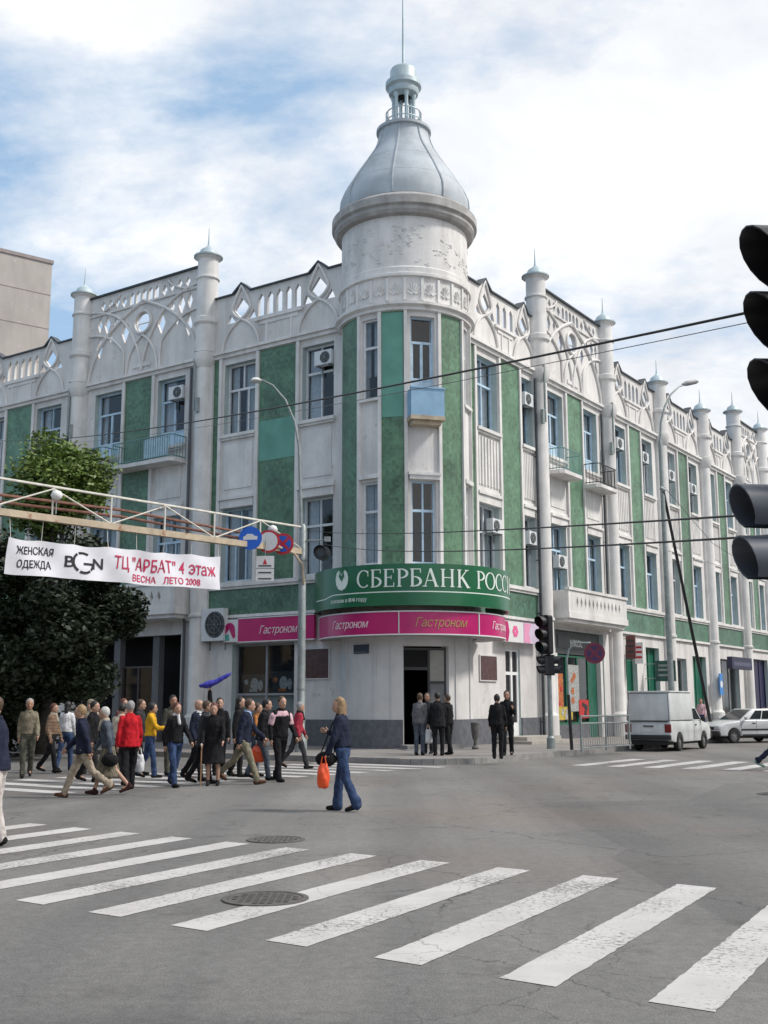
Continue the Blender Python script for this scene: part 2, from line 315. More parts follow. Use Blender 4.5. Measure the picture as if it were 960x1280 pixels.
def worn_paint():
    m = bpy.data.materials.new('worn_road_paint'); m.use_nodes = True; t = m.node_tree; b = t.nodes['Principled BSDF']
    g = t.nodes.new('ShaderNodeNewGeometry')
    def nz(sc, d, r): 
        n = t.nodes.new('ShaderNodeTexNoise'); n.inputs['Scale'].default_value = sc; n.inputs['Detail'].default_value = d; n.inputs['Roughness'].default_value = r; t.links.new(g.outputs['Position'], n.inputs['Vector']); return n.outputs['Fac']
    def rm(f, p0, c0, p1, c1):
        r = t.nodes.new('ShaderNodeValToRGB'); e = r.color_ramp.elements; e[0].position = p0; e[0].color = (*c0, 1); e[1].position = p1; e[1].color = (*c1, 1); t.links.new(f, r.inputs[0]); return r.outputs[0]
    def mx_(f, a, c):
        x = t.nodes.new('ShaderNodeMix'); x.data_type = 'RGBA'; t.links.new(f, x.inputs[0]); t.links.new(a, x.inputs[6])
        if hasattr(c, 'is_linked'): t.links.new(c, x.inputs[7])
        else: x.inputs[7].default_value = (*c, 1)
        return x.outputs[2]
    ad = t.nodes.new('ShaderNodeMath'); ad.operation = 'MULTIPLY_ADD'; t.links.new(nz(0.55, 3, .5), ad.inputs[0]); ad.inputs[1].default_value = 0.5; t.links.new(nz(22, 10, .8), ad.inputs[2])
    base = rm(nz(1.8, 6, .6), .3, (.42, .405, .395), .7, (.52, .505, .50))
    chips = rm(ad.outputs[0], .80, (0, 0, 0), .84, (1, 1, 1))
    c = mx_(chips, base, (.17, .165, .16))
    c = mx_(rm(nz(2.6, 9, .75), .60, (0, 0, 0), .72, (.55, .55, .55)), c, (.26, .25, .24))
    vv = t.nodes.new('ShaderNodeTexVoronoi'); vv.feature = 'DISTANCE_TO_EDGE'; vv.inputs['Scale'].default_value = 1.1; vv.voronoi_dimensions = '2D'
    dn = t.nodes.new('ShaderNodeTexNoise'); dn.inputs['Scale'].default_value = 1.2; dn.inputs['Detail'].default_value = 6; t.links.new(g.outputs['Position'], dn.inputs['Vector'])
    ma = t.nodes.new('ShaderNodeVectorMath'); ma.operation = 'MULTIPLY_ADD'; t.links.new(dn.outputs['Color'], ma.inputs[0]); ma.inputs[1].default_value = (.8, .8, 0); t.links.new(g.outputs['Position'], ma.inputs[2]); t.links.new(ma.outputs[0], vv.inputs['Vector'])
    c = mx_(rm(vv.outputs['Distance'], 0.0, (.6, .6, .6), .008, (0, 0, 0)), c, (.10, .095, .09))
    t.links.new(c, b.inputs['Base Color']); b.inputs['Roughness'].default_value = 0.75
    return m
paint_m = worn_paint()
road = MB(); road.add([(-500, -60, 0), (500, -60, 0), (500, 700, 0), (-500, 700, 0)], [(0, 1, 2, 3)])
road = tag(road.build('road', asph), kind='structure')
def wobble_strip(a, b, w, n=14, amp=0.006):
    """painted bar from a to b of width vector w with slightly ragged edges"""
    a, b, w = Vector(a), Vector(b), Vector(w); vs, fs = [], []
    for i in range(n + 1):
        p = a.lerp(b, i / n); d = (b - a).normalized()
        for q in (p, p + w): vs.append(q + w.normalized() * random.uniform(-amp, amp) + d * (random.uniform(-amp, amp)))
    for i in range(n): fs.append((2 * i, 2 * i + 1, 2 * i + 3, 2 * i + 2))
    return vs, fs
def stripe(a, b, w, **k):
    m = MB(); m.add(*wobble_strip(a, b, w, **k)); o = m.build('zebra_stripe', paint_m, road); return o
Z4 = 0.004
for k in range(-7, 10):                     # near crossing
    a = Vector((-3.05 + 0.745 * k, 9.58 - 0.537 * k, Z4)); b = a + Vector((1.93 - 0.02 * k * 0, 3.44, 0)); stripe(a, b, (0.295, -0.21, 0), n=60)
C0 = AX
for k in range(12):                         # crossing of the left-hand street
    o = PO + 6.95 + 1.0 * k; p = C0 + nL * o + dL * (-6.6 + 0.12 * k); p.z = Z4; q = p + dL * 4.2; stripe(p, q, nL * 0.45)
for k in range(9):                          # crossing of the right-hand street
    p = Vector((4.55, 30.4, Z4)) + nR * (0.45 + 1.0 * k); q = p + dR * 4.2; stripe(p, q, nR * 0.45)
# manhole covers
def manhole(x, y, r, label):
    t = thing('manhole_cover', (x, y, 0), label, 'manhole cover')
    m = MB(); m.lathe((0, 0, 0), [(r * 1.16, 0.001), (r * 1.16, 0.012), (r * 1.01, 0.014), (r * 1.0, 0.002)], 36); m.build('ring', iron_m, t, smooth=40)
    m = MB(); m.lathe((0, 0, 0), [(r * 0.985, 0.001), (r * 0.985, 0.010), (0.001, 0.010)], 36)
    for i in range(-4, 5):
        for j in range(-4, 5):
            if math.hypot(i, j) * r * 0.2 < r * 0.85: m.box(ID, i * r * .2 - r * .06, i * r * .2 + r * .06, j * r * .2 - r * .06, j * r * .2 + r * .06, 0.0095, 0.016)
    m.build('lid', iron_m, t)
manhole(-0.99, 9.62, 0.31, 'round iron manhole cover touching the stripes of the near zebra crossing')
manhole(-1.30, 13.74, 0.30, 'round iron manhole cover just beyond the stripe ends of the near crossing')
manhole(7.0, 20.4, 0.30, 'distant manhole cover in the empty middle of the junction')
# pavement with kerb stones
pave_m = mat('pavement_asphalt', (0.215, 0.20, 0.19), 0.85, var=0.2, vs=0.8, bump=0.3, bs=50, peel=(0.26, 0.225, 0.205))
kr = 1.6; oR, oL = PO + 5.3, PO + 6.6
cen = AX + nR * (oR - kr) + nL * (oL - kr)
arc = [cen + nL * (kr * math.cos(a)) + nR * (kr * math.sin(a)) for a in [math.pi / 2 * i / 8 for i in range(9)]]
Pl, Pr = AX + nL * oL + dL * 90, AX + nR * oR + dR * 150
edge = [Pl] + arc + [Pr]
back = AX + dL * 90 + dR * 150
m = MB(); n = len(edge); pts = edge + [back]
m.add([Vector((p.x, p.y, SW)) for p in pts], [tuple(range(len(pts)))])
pavement = tag(m.build('pavement', pave_m), kind='structure')
def kerb_run(a, b, L=1.0):
    d = (b - a); n_ = max(1, round(d.length / L)); u = d.normalized(); nrm = Vector((u.y, -u.x, 0))
    return [(a.lerp(b, i / n_), a.lerp(b, (i + 1) / n_)) for i in range(n_)]
runs = kerb_run(AX + nL * oL + dL * 30, arc[0]) + [(arc[i], arc[i + 1]) for i in range(0, 8)] + kerb_run(arc[-1], AX + nR * oR + dR * 40)
for a, b in runs:
    u = (b - a).normalized(); nv = Vector((u.y, -u.x, 0))
    if nv.dot(a - AX) < 0: nv = -nv
    F = Fr(a, u, nv); L = (b - a).length; dz = random.uniform(-0.008, 0.008)
    m = MB(); m.box(F, 0.006, L - 0.006, -0.15, 0.01 + random.uniform(-.006, .006), -0.02, SW + 0.006 + dz); m.build('kerb_stone', kerb_m, pavement)
# ================================================================ the corner building
B = thing('corner_building', AX, 'three-storey white and green corner building with round domed tower', 'building')
ZC = 15.65                      # cornice line
FLOORS = [(6.35, 9.25), (12.25, 15.2)]
def wall_grid(F, t0, t1, z0, z1, openings, depth=0.38, mi=0, ri=1):
    m = MB(); ts = sorted({t0, t1, *[q for o in openings for q in o[:2]]}); zs = sorted({z0, z1, *[q for o in openings for q in o[2:4]]})
    for a, b in zip(ts, ts[1:]):
        for c, d in zip(zs, zs[1:]):
            tm, zm = (a + b) / 2, (c + d) / 2
            if any(o[0] < tm < o[1] and o[2] < zm < o[3] for o in openings): continue
            m.quad(F(a, 0, c), F(b, 0, c), F(b, 0, d), F(a, 0, d), mi)
    for a, b, c, d in openings:
        for p, q in (((a, c), (a, d)), ((a, d), (b, d)), ((b, d), (b, c)), ((b, c), (a, c))):
            m.quad(F(p[0], 0, p[1]), F(q[0], 0, q[1]), F(q[0], -depth, q[1]), F(p[0], -depth, p[1]), ri)
    return m
def window(F, t0, t1, z0, z1, style=0, o=-0.30, fm=None, curtain=None, parent=None):
    w, h = t1 - t0, z1 - z0; fm = fm or whiteframe; M = frame_mat(F, (t0 + t1) / 2, o, z0); L = ID
    tr = h * (0.64 if style != 2 else 0.68); fw = 0.075; mw = 0.06
    m = MB(); x0, x1 = -w / 2, w / 2
    m.box(L, x0, x0 + fw, -.05, .05, 0, h); m.box(L, x1 - fw, x1, -.05, .05, 0, h)
    m.box(L, x0 + fw, x1 - fw, -.048, .048, 0, fw); m.box(L, x0 + fw, x1 - fw, -.048, .048, h - fw, h)
    m.box(L, x0 + fw, x1 - fw, -.055, .055, tr - .045, tr + .045)
    rects = []
    if style == 2:   # french door with a wooden lower panel
        m.box(L, x0 + fw, x1 - fw, -.03, .03, fw, .62)
        m.box(L, -.05, .05, -.052, .052, fw, tr - .045)
        for s in (-1, 1):
            m.box(L, s * .05 if s > 0 else x0 + fw, x1 - fw if s > 0 else -.05, -.045, .045, .62, .70)
            m.box(L, (x0 + fw) if s < 0 else x1 - fw - .06, (x0 + fw + .06) if s < 0 else x1 - fw, -.04, .04, .70, tr - .045)
            rects.append(((x0 + fw + .06) if s < 0 else .05, -.05 if s < 0 else x1 - fw - .06, .70, tr - .045))
        rects.append((x0 + fw, x1 - fw, tr + .045, h - fw))
    elif style == 3:
        rects = [(x0 + fw, x1 - fw, fw, tr - .045), (x0 + fw, x1 - fw, tr + .045, h - fw)]
    else:
        cx_ = [-w / 6, w / 6] if style == 1 else [0]
        for c in cx_: m.box(L, c - mw / 2, c + mw / 2, -.052, .052, fw, tr - .045)
        xs = [x0 + fw] + [v for c in cx_ for v in (c - mw / 2, c + mw / 2)] + [x1 - fw]
        for i in range(0, len(xs), 2): rects.append((xs[i], xs[i + 1], fw, tr - .045))
        m.box(L, -mw / 2, mw / 2, -.05, .05, tr + .045, h - fw)
        rects += [(x0 + fw, -mw / 2, tr + .045, h - fw), (mw / 2, x1 - fw, tr + .045, h - fw)]
    ob = m.build('window', fm, parent or B); ob.matrix_local = M
    for r in rects:
        q = MB(); q.add([L(r[0], 0, r[2]), L(r[1], 0, r[2]), L(r[1], 0, r[3]), L(r[0], 0, r[3])], [(0, 1, 2, 3)]); mk('pane', q.mesh('pane', glass_m), ob)
    if curtain is None: curtain = random.random() < 0.9
    if curtain:
        q = MB(); left = random.uniform(.2, .55); right = random.uniform(.2, .45); bot = random.choice([0.05, .1, h * .3])
        for (a, b) in ((x0 + .02, x0 + w * left), (x1 - w * right, x1 - .02)):
            k = 14; 
            for i in range(k):
                u0, u1 = a + (b - a) * i / k, a + (b - a) * (i + 1) / k; y0, y1 = -.16 + .03 * math.sin(i * 2.1), -.16 + .03 * math.sin((i + 1) * 2.1)
                q.quad(L(u0, y0, bot), L(u1, y1, bot), L(u1, y1, h - .04), L(u0, y0, h - .04))
        mk('curtain', q.mesh('curtain', curtain_m, fix=False), ob)
    return ob
def ac_unit(F, t, z, label, o=0.02, w=0.8, h=0.55, group='air conditioners on the facade'):
    a = thing('air_conditioner', AX + F(t, o, z), label, 'air conditioner', group)
    G = Fr((0, 0, 0), F.t, F.n)
    m = MB(); m.box(G, -w / 2, w / 2, .08, .36, 0, h); m.build('casing', whiteframe, a)
    m = MB(); m.disc(G, -w * .12, h / 2, h * .41, .355, .372, 20); m.build('fan_opening', black_m, a)
    m = MB()
    for r in (.14, .27, .38): m.tube([G(-w * .12 + h * r * math.cos(x), .385, h / 2 + h * r * math.sin(x)) for x in [i * math.pi / 8 for i in range(17)]], .008, 4)
    for x in range(4): m.tube([G(-w * .12 + h * .4 * math.cos(x * .785), .385, h / 2 + h * .4 * math.sin(x * .785)), G(-w * .12 - h * .4 * math.cos(x * .785), .385, h / 2 - h * .4 * math.sin(x * .785))], .008, 4)
    m.build('fan_grille', pole_m, a)
    m = MB()
    for s in (-1, 1): m.box(G, s * w * .35 - .02, s * w * .35 + .02, 0, .4, -.06, -.005); m.box(G, s * w * .35 - .02, s * w * .35 + .02, 0, .04, -.35, -.06)
    m.build_each('bracket', pole_m, a); return a
def facade(F, bays, pil, t_start, t_end, ground, is_left):
    """bays: (t0, t1, [(w0,w1,g?),...windows], [greens], gable?)"""
    ops = []
    for by in bays:
        for (a, b) in by['win']:
            for (z0, z1) in FLOORS: ops.append((a, b, z0, z1))
    ops += ground
    m = wall_grid(F, t_start, t_end, SW - .1, ZC, ops)
    m.build('wall', [plaster, reveal_m], B)
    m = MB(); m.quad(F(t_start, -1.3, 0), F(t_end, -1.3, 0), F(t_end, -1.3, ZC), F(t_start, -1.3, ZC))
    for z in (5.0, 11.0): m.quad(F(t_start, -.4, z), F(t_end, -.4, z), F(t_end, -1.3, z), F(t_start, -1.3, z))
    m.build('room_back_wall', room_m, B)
    # continuous courses
    m = MB()
    for a, b in zip([t_start] + [p + .1 for p in pil], [p - .1 for p in pil] + [t_end]):
        m.box(F, a, b, 0, .22, ZC - .02, ZC + .10); m.box(F, a, b, 0, .12, ZC - .17, ZC - .022)
        m.box(F, a, b, 0, .16, 6.13, 6.27); m.box(F, a, b, 0, .10, 6.03, 6.128)
        m.box(F, a, b, 0, .12, 4.92, 5.03)
    m.build_each('cornice', plaster2, B)
    m = MB(); edges = [t_start] + list(pil) + [t_end]
    skip = [(g[0], g[1]) for g in ground if g[3] > 4.9]
    for a, b in zip(edges, edges[1:]):
        if any(by.get('portal') and a < (by['t0'] + by['t1']) / 2 < b for by in bays): continue
        m.box(F, a + .3, b - .3, 0, .035, 5.03, 6.03)
    m.build_each('green_band', greenb_m, B)
    m = MB(); pl = sorted(g[:2] for g in ground if g[2] < 1.0); cur = t_start
    for a, b in pl + [(t_end, t_end)]:
        if a - cur > .05: m.box(F, cur, a, 0, .07, SW - .05, 1.08)
        cur = b
    m.build_each('plinth', plinth_m, B)
    for by in bays:
        for gi, (a, b) in enumerate(by['green']):
            g = MB(); g.box(F, a + .09, b - .09, 0, .03, 6.30, ZC - .2); g.build('green_panel', green_m, B)
            for (pz0, pz1) in by.get('patch', {}).get(gi, []):
                q = MB(); q.box(F, a + .092, b - .092, .028, .045, pz0, pz1); q.build('plaster_patch', teal_m, B)
            mo = MB()
            for e in (a, b): mo.box(F, e - .06, e + .09 if e == a else e + .06, 0, .10, 6.29, ZC - .18) if False else mo.box(F, e - .08, e + .08, 0, .10, 6.285, ZC - .18)
            mo.build_each('moulding', plaster2, B)
        for wi, (a, b) in enumerate(by['win']):
            for fi, (z0, z1) in enumerate(FLOORS):
                st = by.get('style', {}).get((wi, fi), random.choice([0, 1, 0])); fm = blueframe if (by.get('gable') or random.random() < .5) else whiteframe
                window(F, a, b, z0, z1, st, fm=fm)
            s = MB()
            s.box(F, a - .10, b + .10, .0, .17, FLOORS[1][0] - .13, FLOORS[1][0] - .002)   # upper sill
            s.box(F, a - .06, b + .06, .0, .10, FLOORS[1][0] - .22, FLOORS[1][0] - .132)
            s.build('window_sill', plaster2, B)
            s = MB(); z = FLOORS[0][1]
            s.box(F, a - .10, b + .10, 0, .16, z + .34, z + .46); s.box(F, a - .05, b + .05, 0, .09, z + .02, z + .338); s.box(F, a - .08, b + .08, 0, .06, z + .46, z + .60)
            s.build('lintel', plaster2, B)
            s = MB()
            if by.get('ribs'):
                k = 7; w = (b - a)
                for i in range(k): c = a + w * (i + .5) / k; s.box(F, c - w * .036, c + w * .036, 0, .06, z + .75, FLOORS[1][0] - .35)
                s.build('fluted_panel', plaster2, B)
            else:
                s.box(F, a + .08, b - .08, 0, .03, z + .78, FLOORS[1][0] - .40); s.build('spandrel_panel', plaster2, B)
    return
def arc_pts(cx_, cz, r, a0, a1, n=10): return [(cx_ + r * math.cos(R(a0 + (a1 - a0) * i / n)), cz + r * math.sin(R(a0 + (a1 - a0) * i / n))) for i in range(n + 1)]
def bez(p0, p1, p2, n=8): return [((1 - u) ** 2 * p0[0] + 2 * u * (1 - u) * p1[0] + u * u * p2[0], (1 - u) ** 2 * p0[1] + 2 * u * (1 - u) * p1[1] + u * u * p2[1]) for u in [i / n for i in range(n + 1)]]
def rib(m, F, pts, o, r=.055): m.tube([F(t, o, z) for t, z in pts], r, 6)
def parapet(F, by):
    t0, t1 = by['p0'], by['p1']; W_ = t1 - t0; zb = ZC + .10
    tr = MB(); th = .12
    if by.get('gable'):
        zt = 19.75; c = (t0 + t1) / 2; h = W_ / 2 - .12
        holes = [arc_pts(c, 18.02, .42, 0, 360, 20)[:-1]]
        for k in range(-2, 3):   # slots under the coping
            x = c + k * .38; holes.append([(x - .13, 18.98), (x + .13, 18.98), (x + .13, 19.4), (x, 19.56), (x - .13, 19.4)])
        for s in (-1, 1):
            for x, z, w, hh in ((1.25, 19.2, .17, .26), (1.70, 19.28, .15, .24), (2.15, 19.3, .15, .24), (2.62, 19.3, .15, .24), (2.3, 18.35, .20, .46), (2.78, 18.42, .15, .42), (1.12, 17.75, .24, .52), (2.75, 17.35, .20, .56), (1.75, 18.35, .14, .26), (2.05, 17.7, .12, .25)):
                if x + w < h: holes.append([(c + s * x - w, z), (c + s * x, z - hh), (c + s * x + w, z), (c + s * x, z + hh)])
        put2d(tr, curve2d([[(t0, zb), (t1, zb), (t1, zt), (t0, zt)]] + holes, th), F, -th / 2 + .02)
        pn = tr.build('gable_panel', plaster, B)
        m = MB(); o = .06
        for s in (-1, 1):
            rib(m, F, bez((c + s * h, zb), (c + s * h * .92, 17.9), (c, 19.0)), o, .075)             # great pointed arch
            rib(m, F, bez((c + s * .95, zb), (c + s * .9, 16.9), (c, 17.45)), o)                       # little inner arch
            rib(m, F, bez((c, zb + .1), (c + s * .2, 17.3), (c + s * 1.35, 18.4)) + bez((c + s * 1.35, 18.4), (c + s * 2.0, 18.9), (c + s * (h - .05), 19.1))[1:], o)
            rib(m, F, bez((c + s * h, 18.0), (c + s * 1.9, 17.9), (c + s * 1.15, 16.9)) + [(c + s * 1.1, zb)], o)
            rib(m, F, bez((c + s * (h - .05), 18.9), (c + s * 1.9, 19.0), (c + s * 1.5, 19.6)), o, .045)
        rib(m, F, arc_pts(c, 18.02, .5, 0, 360, 20), o, .07); rib(m, F, [(c - .42, 18.02), (c + .42, 18.02)], -.1, .03)
        rib(m, F, [(t0, 18.88), (t1, 18.88)], o, .04)
        m.box(F, c - .55, c + .55, .02, .07, zb + .25, zb + .42)
        m.build('tracery', plaster2, B, smooth=50)
        m = MB(); m.box(F, t0 - .02, t1 + .02, -.2, .14, zt, zt + .07); m.build('coping', dark_sheet, B)
        return
    zt = 18.1; out = [(t0, zb), (t1, zb), (t1, zt)]; cs = sorted(by['peaks'], reverse=True)
    for c in cs: out += [(c + .42, zt), (c, zt + .38), (c - .42, zt)]
    out += [(t0, zt)]; holes = []
    for c in cs:
        holes.append([(c - .40, 17.44), (c, 17.02), (c + .40, 17.44), (c, 17.90)])
        for s in (-1, 1): holes.append([(c + s * .30, 16.92), (c + s * .78, 16.92), (c + s * .62, 17.30)])
    if len(cs) > 1:
        a, b = cs[-1] + .80, cs[0] - .80; k = max(2, int((b - a) / .44)); 
        for i in range(k):
            x = a + (b - a) * (i + .5) / k; holes.append([(x - .15, 16.92), (x + .15, 16.92), (x + .15, 17.66), (x, 17.86), (x - .15, 17.66)])
    put2d(tr, curve2d([out] + holes, th), F, -th / 2 + .02); tr.build('parapet_panel', plaster, B)
    m = MB(); o = .06
    for c in cs:
        for s in (-1, 1):
            rib(m, F, bez((c + s * .98, zb), (c + s * .9, 16.6), (c, 17.0)) + bez((c, 17.0), (c - s * .55, 17.25), (c - s * .46, 17.55))[1:] + bez((c - s * .46, 17.55), (c - s * .3, 17.95), (c, 18.42))[1:], o, .055)
    if len(cs) > 1:
        m.box(F, cs[-1] + .75, cs[0] - .75, .0, .12, 16.72, 16.84); m.box(F, cs[-1] + 1.0, cs[0] - 1.0, 0, .06, 16.55, 16.715)
        for x in (cs[-1] + 1.35, cs[0] - 1.35): m.box(F, x - .04, x + .04, .02, .06, zb, 16.55)
    m.build('tracery', plaster2, B, smooth=50)
    m = MB(); last = t0
    for c in reversed(cs):
        m.box(F, last, c - .44, -.30, .12, zt, zt + .06)
        for s in (-1, 1):
            q = [(c + s * .46, zt), (c, zt + .39), (c, zt + .46), (c + s * .50, zt + .065)]; m.prism(F, q, -.28, .11)
        last = c + .44
    m.box(F, last, t1, -.30, .12, zt, zt + .06); m.build('coping', dark_sheet, B)
def pilaster(F, t, top=20.0, low=False):
    c = F(t, .10, 0); r = .37
    m = MB(); prof = [(r + .12, SW - .05), (r + .12, 1.15), (r + .02, 1.25), (r, 1.3), (r, 5.0), (r + .06, 5.02), (r + .06, 5.12), (r, 5.15), (r, 15.2), (r + .05, 15.25), (r + .16, 15.62), (r + .16, 15.8), (r + .05, 15.86)]
    m.lathe(c, prof, 14)
    for s in (-1, 1): m.box(F, t + s * .37 - .07, t + s * .37 + .07, 0, .14, 1.1, 15.3)
    p = m.build('pilaster', plaster2, B, smooth=35)
    q = .45; z1 = top - 1.0
    prof = [(q, 15.86), (q, 17.0), (q + .10, 17.1), (q + .10, 17.3), (q - .01, 17.36), (q - .01, z1), (q + .05, z1 + .03), (q + .05, z1 + .10), (q - .02, z1 + .14), (q - .02, top - .12), (q + .04, top - .06), (q + .1, top)]
    if low: prof = [(q, 15.86), (q, 16.9), (q + .1, 17.0), (q + .1, 17.15), (q, 17.2), (q, top - .12), (q + .1, top)]
    m = MB(); m.lathe(c, prof, 8 if False else 16); mk('turret', m.mesh('turret', plaster2, smooth=35), p)
    m = MB(); m.lathe(c, [(q + .1, top), (q + .16, top + .01), (q + .16, top + .07), (q - .04, top + .13), (q - .12, top + .34), (q - .30, top + .47), (.05, top + .58), (.03, top + .75), (.012, top + 1.35), (.001, top + 1.36)], 16); mk('turret_cap', m.mesh('turret_cap', capm, smooth=35), p)
    return p
PIL_L = [8.95, 16.65, 24.6, 32.5]; PIL_R = [8.45, 15.75, 22.8, 29.8, 36.2, 41.9, 48.5]
baysL = [dict(t0=2.1, t1=8.9, p0=1.9, p1=8.6, win=[(2.42, 3.94), (6.33, 7.95)], green=[(4.12, 6.15), (8.12, 8.62)], peaks=[3.15, 7.1], patch={0: [(10.95, 12.55)]}, style={(0, 1): 0, (1, 1): 1, (1, 0): 1}),
         dict(t0=9.3, t1=16.3, p0=9.3, p1=16.3, win=[(10.18, 11.78), (14.0, 15.7)], green=[(12.0, 13.82)], gable=True, portal=True, style={(0, 1): 2, (1, 1): 2, (0, 0): 1}),
         dict(t0=17, t1=24.2, p0=17.0, p1=24.25, win=[(18.0, 19.7), (22.1, 23.6)], green=[(19.9, 21.9)], peaks=[18.85, 22.9]),
         dict(t0=25, t1=32, p0=24.95, p1=32.1, win=[(25.8, 27.4), (29.8, 31.4)], green=[(27.6, 29.6)], gable=True)]
groundL = [(4.18, 7.25, 0.95, 3.9), (10.0, 15.6, SW - .1, 4.4), (18.0, 23.5, 1.0, 3.9)]
facade(FL, baysL, PIL_L, 1.9, 34.0, groundL, True)
def rbay(a, b, **k):
    w = b - a; u = w / 7.0
    return dict(t0=a, t1=b, p0=a + .37, p1=b - .37, win=[(a + .98 * u, a + 2.45 * u), (b - 2.45 * u, b - .98 * u)], green=[(a + 2.68 * u, b - 2.68 * u)], peaks=[a + 1.7 * u, b - 1.7 * u], **k)
baysR = [dict(t0=2, t1=8.4, p0=1.9, p1=8.1, win=[(3.2, 4.9), (6.95, 8.0)], green=[(5.02, 6.8), (1.9, 3.05)], peaks=[4.0, 7.3], ribs=True, style={(0, 1): 0})] + \
        [rbay(8.45, 15.75, gable=True, portal=True, style={(0, 1): 2, (1, 1): 2})] + \
        [rbay(a, b, ribs=True, gable=g) for a, b, g in zip(PIL_R[1:], PIL_R[2:], (0, 0, 0, 1, 0))]
groundR = [(5.15, 6.35, .35, 3.75), (9.6, 14.6, SW - .1, 4.75), (17.2, 18.6, 1.1, 4.4), (19.8, 21.6, 1.1, 4.4), (24.0, 25.6, SW - .1, 4.0), (26.6, 28.8, 1.1, 4.2), (31.0, 34.8, SW - .1, 4.2), (37.5, 41, .9, 4.4)]
facade(FR, baysR, PIL_R, 1.9, 54.0, groundR, False)
for by in baysL: parapet(FL, by)
for by in baysR: parapet(FR, by)
for t in PIL_L[:3]: pilaster(FL, t)
for t, lo in zip(PIL_R, (0, 0, 1, 1, 0, 0, 1)): pilaster(FR, t, 18.65 if lo else 20.0, bool(lo))
# flat roof behind the parapets
m = MB(); a, b = AX - AX, 0
m.add([FL(1.9, -.2, 15.4), FL(34, -.2, 15.4), FL(34, -14, 15.4), (dL + dR) * 12.8 + ZV * 15.4, FR(54, -14, 15.4), FR(54, -.2, 15.4), FR(1.9, -.2, 15.4)], [(0, 1, 2, 3), (3, 4, 5, 6), (0, 3, 6)])
m.build('flat_roof', dark_sheet, B)
# ---------------------------------------------------------------- tower
RT = 2.36
def cyl(m, a0, a1, r0, r1, z0, z1, mi=0, step=4.0):
    n = max(1, int(math.ceil((a1 - a0) / step))); m.lathe((0, 0, 0), [(r0, z0), (r1, z0), (r1, z1), (r0, z1), (r0, z0)], n, mi, a0, a1)
    for a in (a0, a1):
        w = R(a); e = Vector((math.sin(w), -math.cos(w), 0)); m.quad(e * r0 + ZV * z0, e * r1 + ZV * z0, e * r1 + ZV * z1, e * r0 + ZV * z1, mi)
T_OP = [(-41.5, -24.5), (3.5, 25.5), (59.0, 76.0)]           # window sectors
m = MB(); e = [-104] + [q for o in T_OP for q in o] + [128]
for i in range(0, len(e), 2): cyl(m, e[i], e[i + 1], RT - .4, RT, 4.6, 15.4)
for a, b in T_OP:
    for z0, z1 in ((4.6, FLOORS[0][0]), (FLOORS[0][1], FLOORS[1][0]), (FLOORS[1][1] - .02, 15.4)): cyl(m, a, b, RT - .4, RT, z0, z1)
m.build('tower_wall', plaster, B)
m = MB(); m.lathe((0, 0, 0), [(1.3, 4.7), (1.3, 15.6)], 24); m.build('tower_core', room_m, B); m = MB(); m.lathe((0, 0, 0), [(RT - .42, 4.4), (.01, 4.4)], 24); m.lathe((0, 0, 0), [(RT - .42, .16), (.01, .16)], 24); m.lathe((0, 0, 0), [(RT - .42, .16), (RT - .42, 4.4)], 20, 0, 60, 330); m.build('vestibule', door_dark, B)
for i, (a, b) in enumerate(T_OP):
    c = (a + b) / 2; F = tower_fr(c, RT); w = 2 * RT * math.sin(R((b - a) / 2)) - .02
    for fi, (z0, z1) in enumerate(FLOORS): window(F, -w / 2, w / 2, z0, z1, (2 if fi else 0) if i == 1 else 3, o=-.26 if i == 1 else -.16, fm=blueframe if i == 1 else whiteframe, curtain=(i != 1))
    if i != 1:
        m = MB(); z = FLOORS[0][1]; m.box(F, -w / 2 - .06, w / 2 + .06, -.05, .12, FLOORS[1][0] - .12, FLOORS[1][0]); m.box(F, -w / 2 - .06, w / 2 + .06, -.05, .12, z + .1, z + .25); m.build('window_sill', plaster2, B)
    else:
        m = MB(); z = FLOORS[0][1]; m.box(F, -w / 2 - .1, w / 2 + .1, -.08, .10, z + .02, z + .16); m.box(F, -w / 2 - .14, w / 2 + .14, -.08, .14, z + .16, z + .26); m.build('lintel', plaster2, B)
for a, b, zz_ in ((-76, -45.5, None), (-21.5, -2.5, (11.5, 15.3)), (31, 55.5, None), (80, 104, None)):
    m = MB(); cyl(m, a, b, RT - .05, RT + .03, 6.3, 15.38); m.build('green_panel', green_m, B)
    if zz_: m = MB(); cyl(m, a + .3, b - .3, RT, RT + .045, zz_[0], zz_[1]); m.build('plaster_patch', teal_m, B)
m = MB()
for a in (-44, -22.9, -0.6, 28.9, 57.2, 78.3): m = MB(); cyl(m, a - 1.4, a + 1.4, RT - .05, RT + .11, 6.28, 15.4); m.build('moulding', plaster2, B)
m = MB(); m.lathe((0, 0, 0), [(RT, 15.35), (RT + .14, 15.38), (RT + .14, 15.48), (RT + .26, 15.56), (RT + .26, 15.66), (RT + .04, 15.74), (RT + .04, 16.62), (RT + .14, 16.66), (RT + .14, 16.76), (RT + .07, 16.80), (RT + .07, 17.0), (RT + .02, 17.05), (RT + .02, 19.0)], 56)
m.build('tower_drum', plaster, B, smooth=30)
m = MB(); m.lathe((0, 0, 0), [(RT, 18.95), (RT + .22, 19.0), (RT + .30, 19.12), (RT + .30, 19.25), (RT + .40, 19.32), (RT + .40, 19.62), (RT + .33, 19.70), (RT + .10, 19.85)], 56)
m.build('ring_cornice', mat('weathered_stone', (.40, .385, .375), .85, var=.2, vs=2.5, bump=.3, bs=18, streak=.5), B, smooth=30)
m = MB()         # carved sunbursts and small pilasters of the frieze
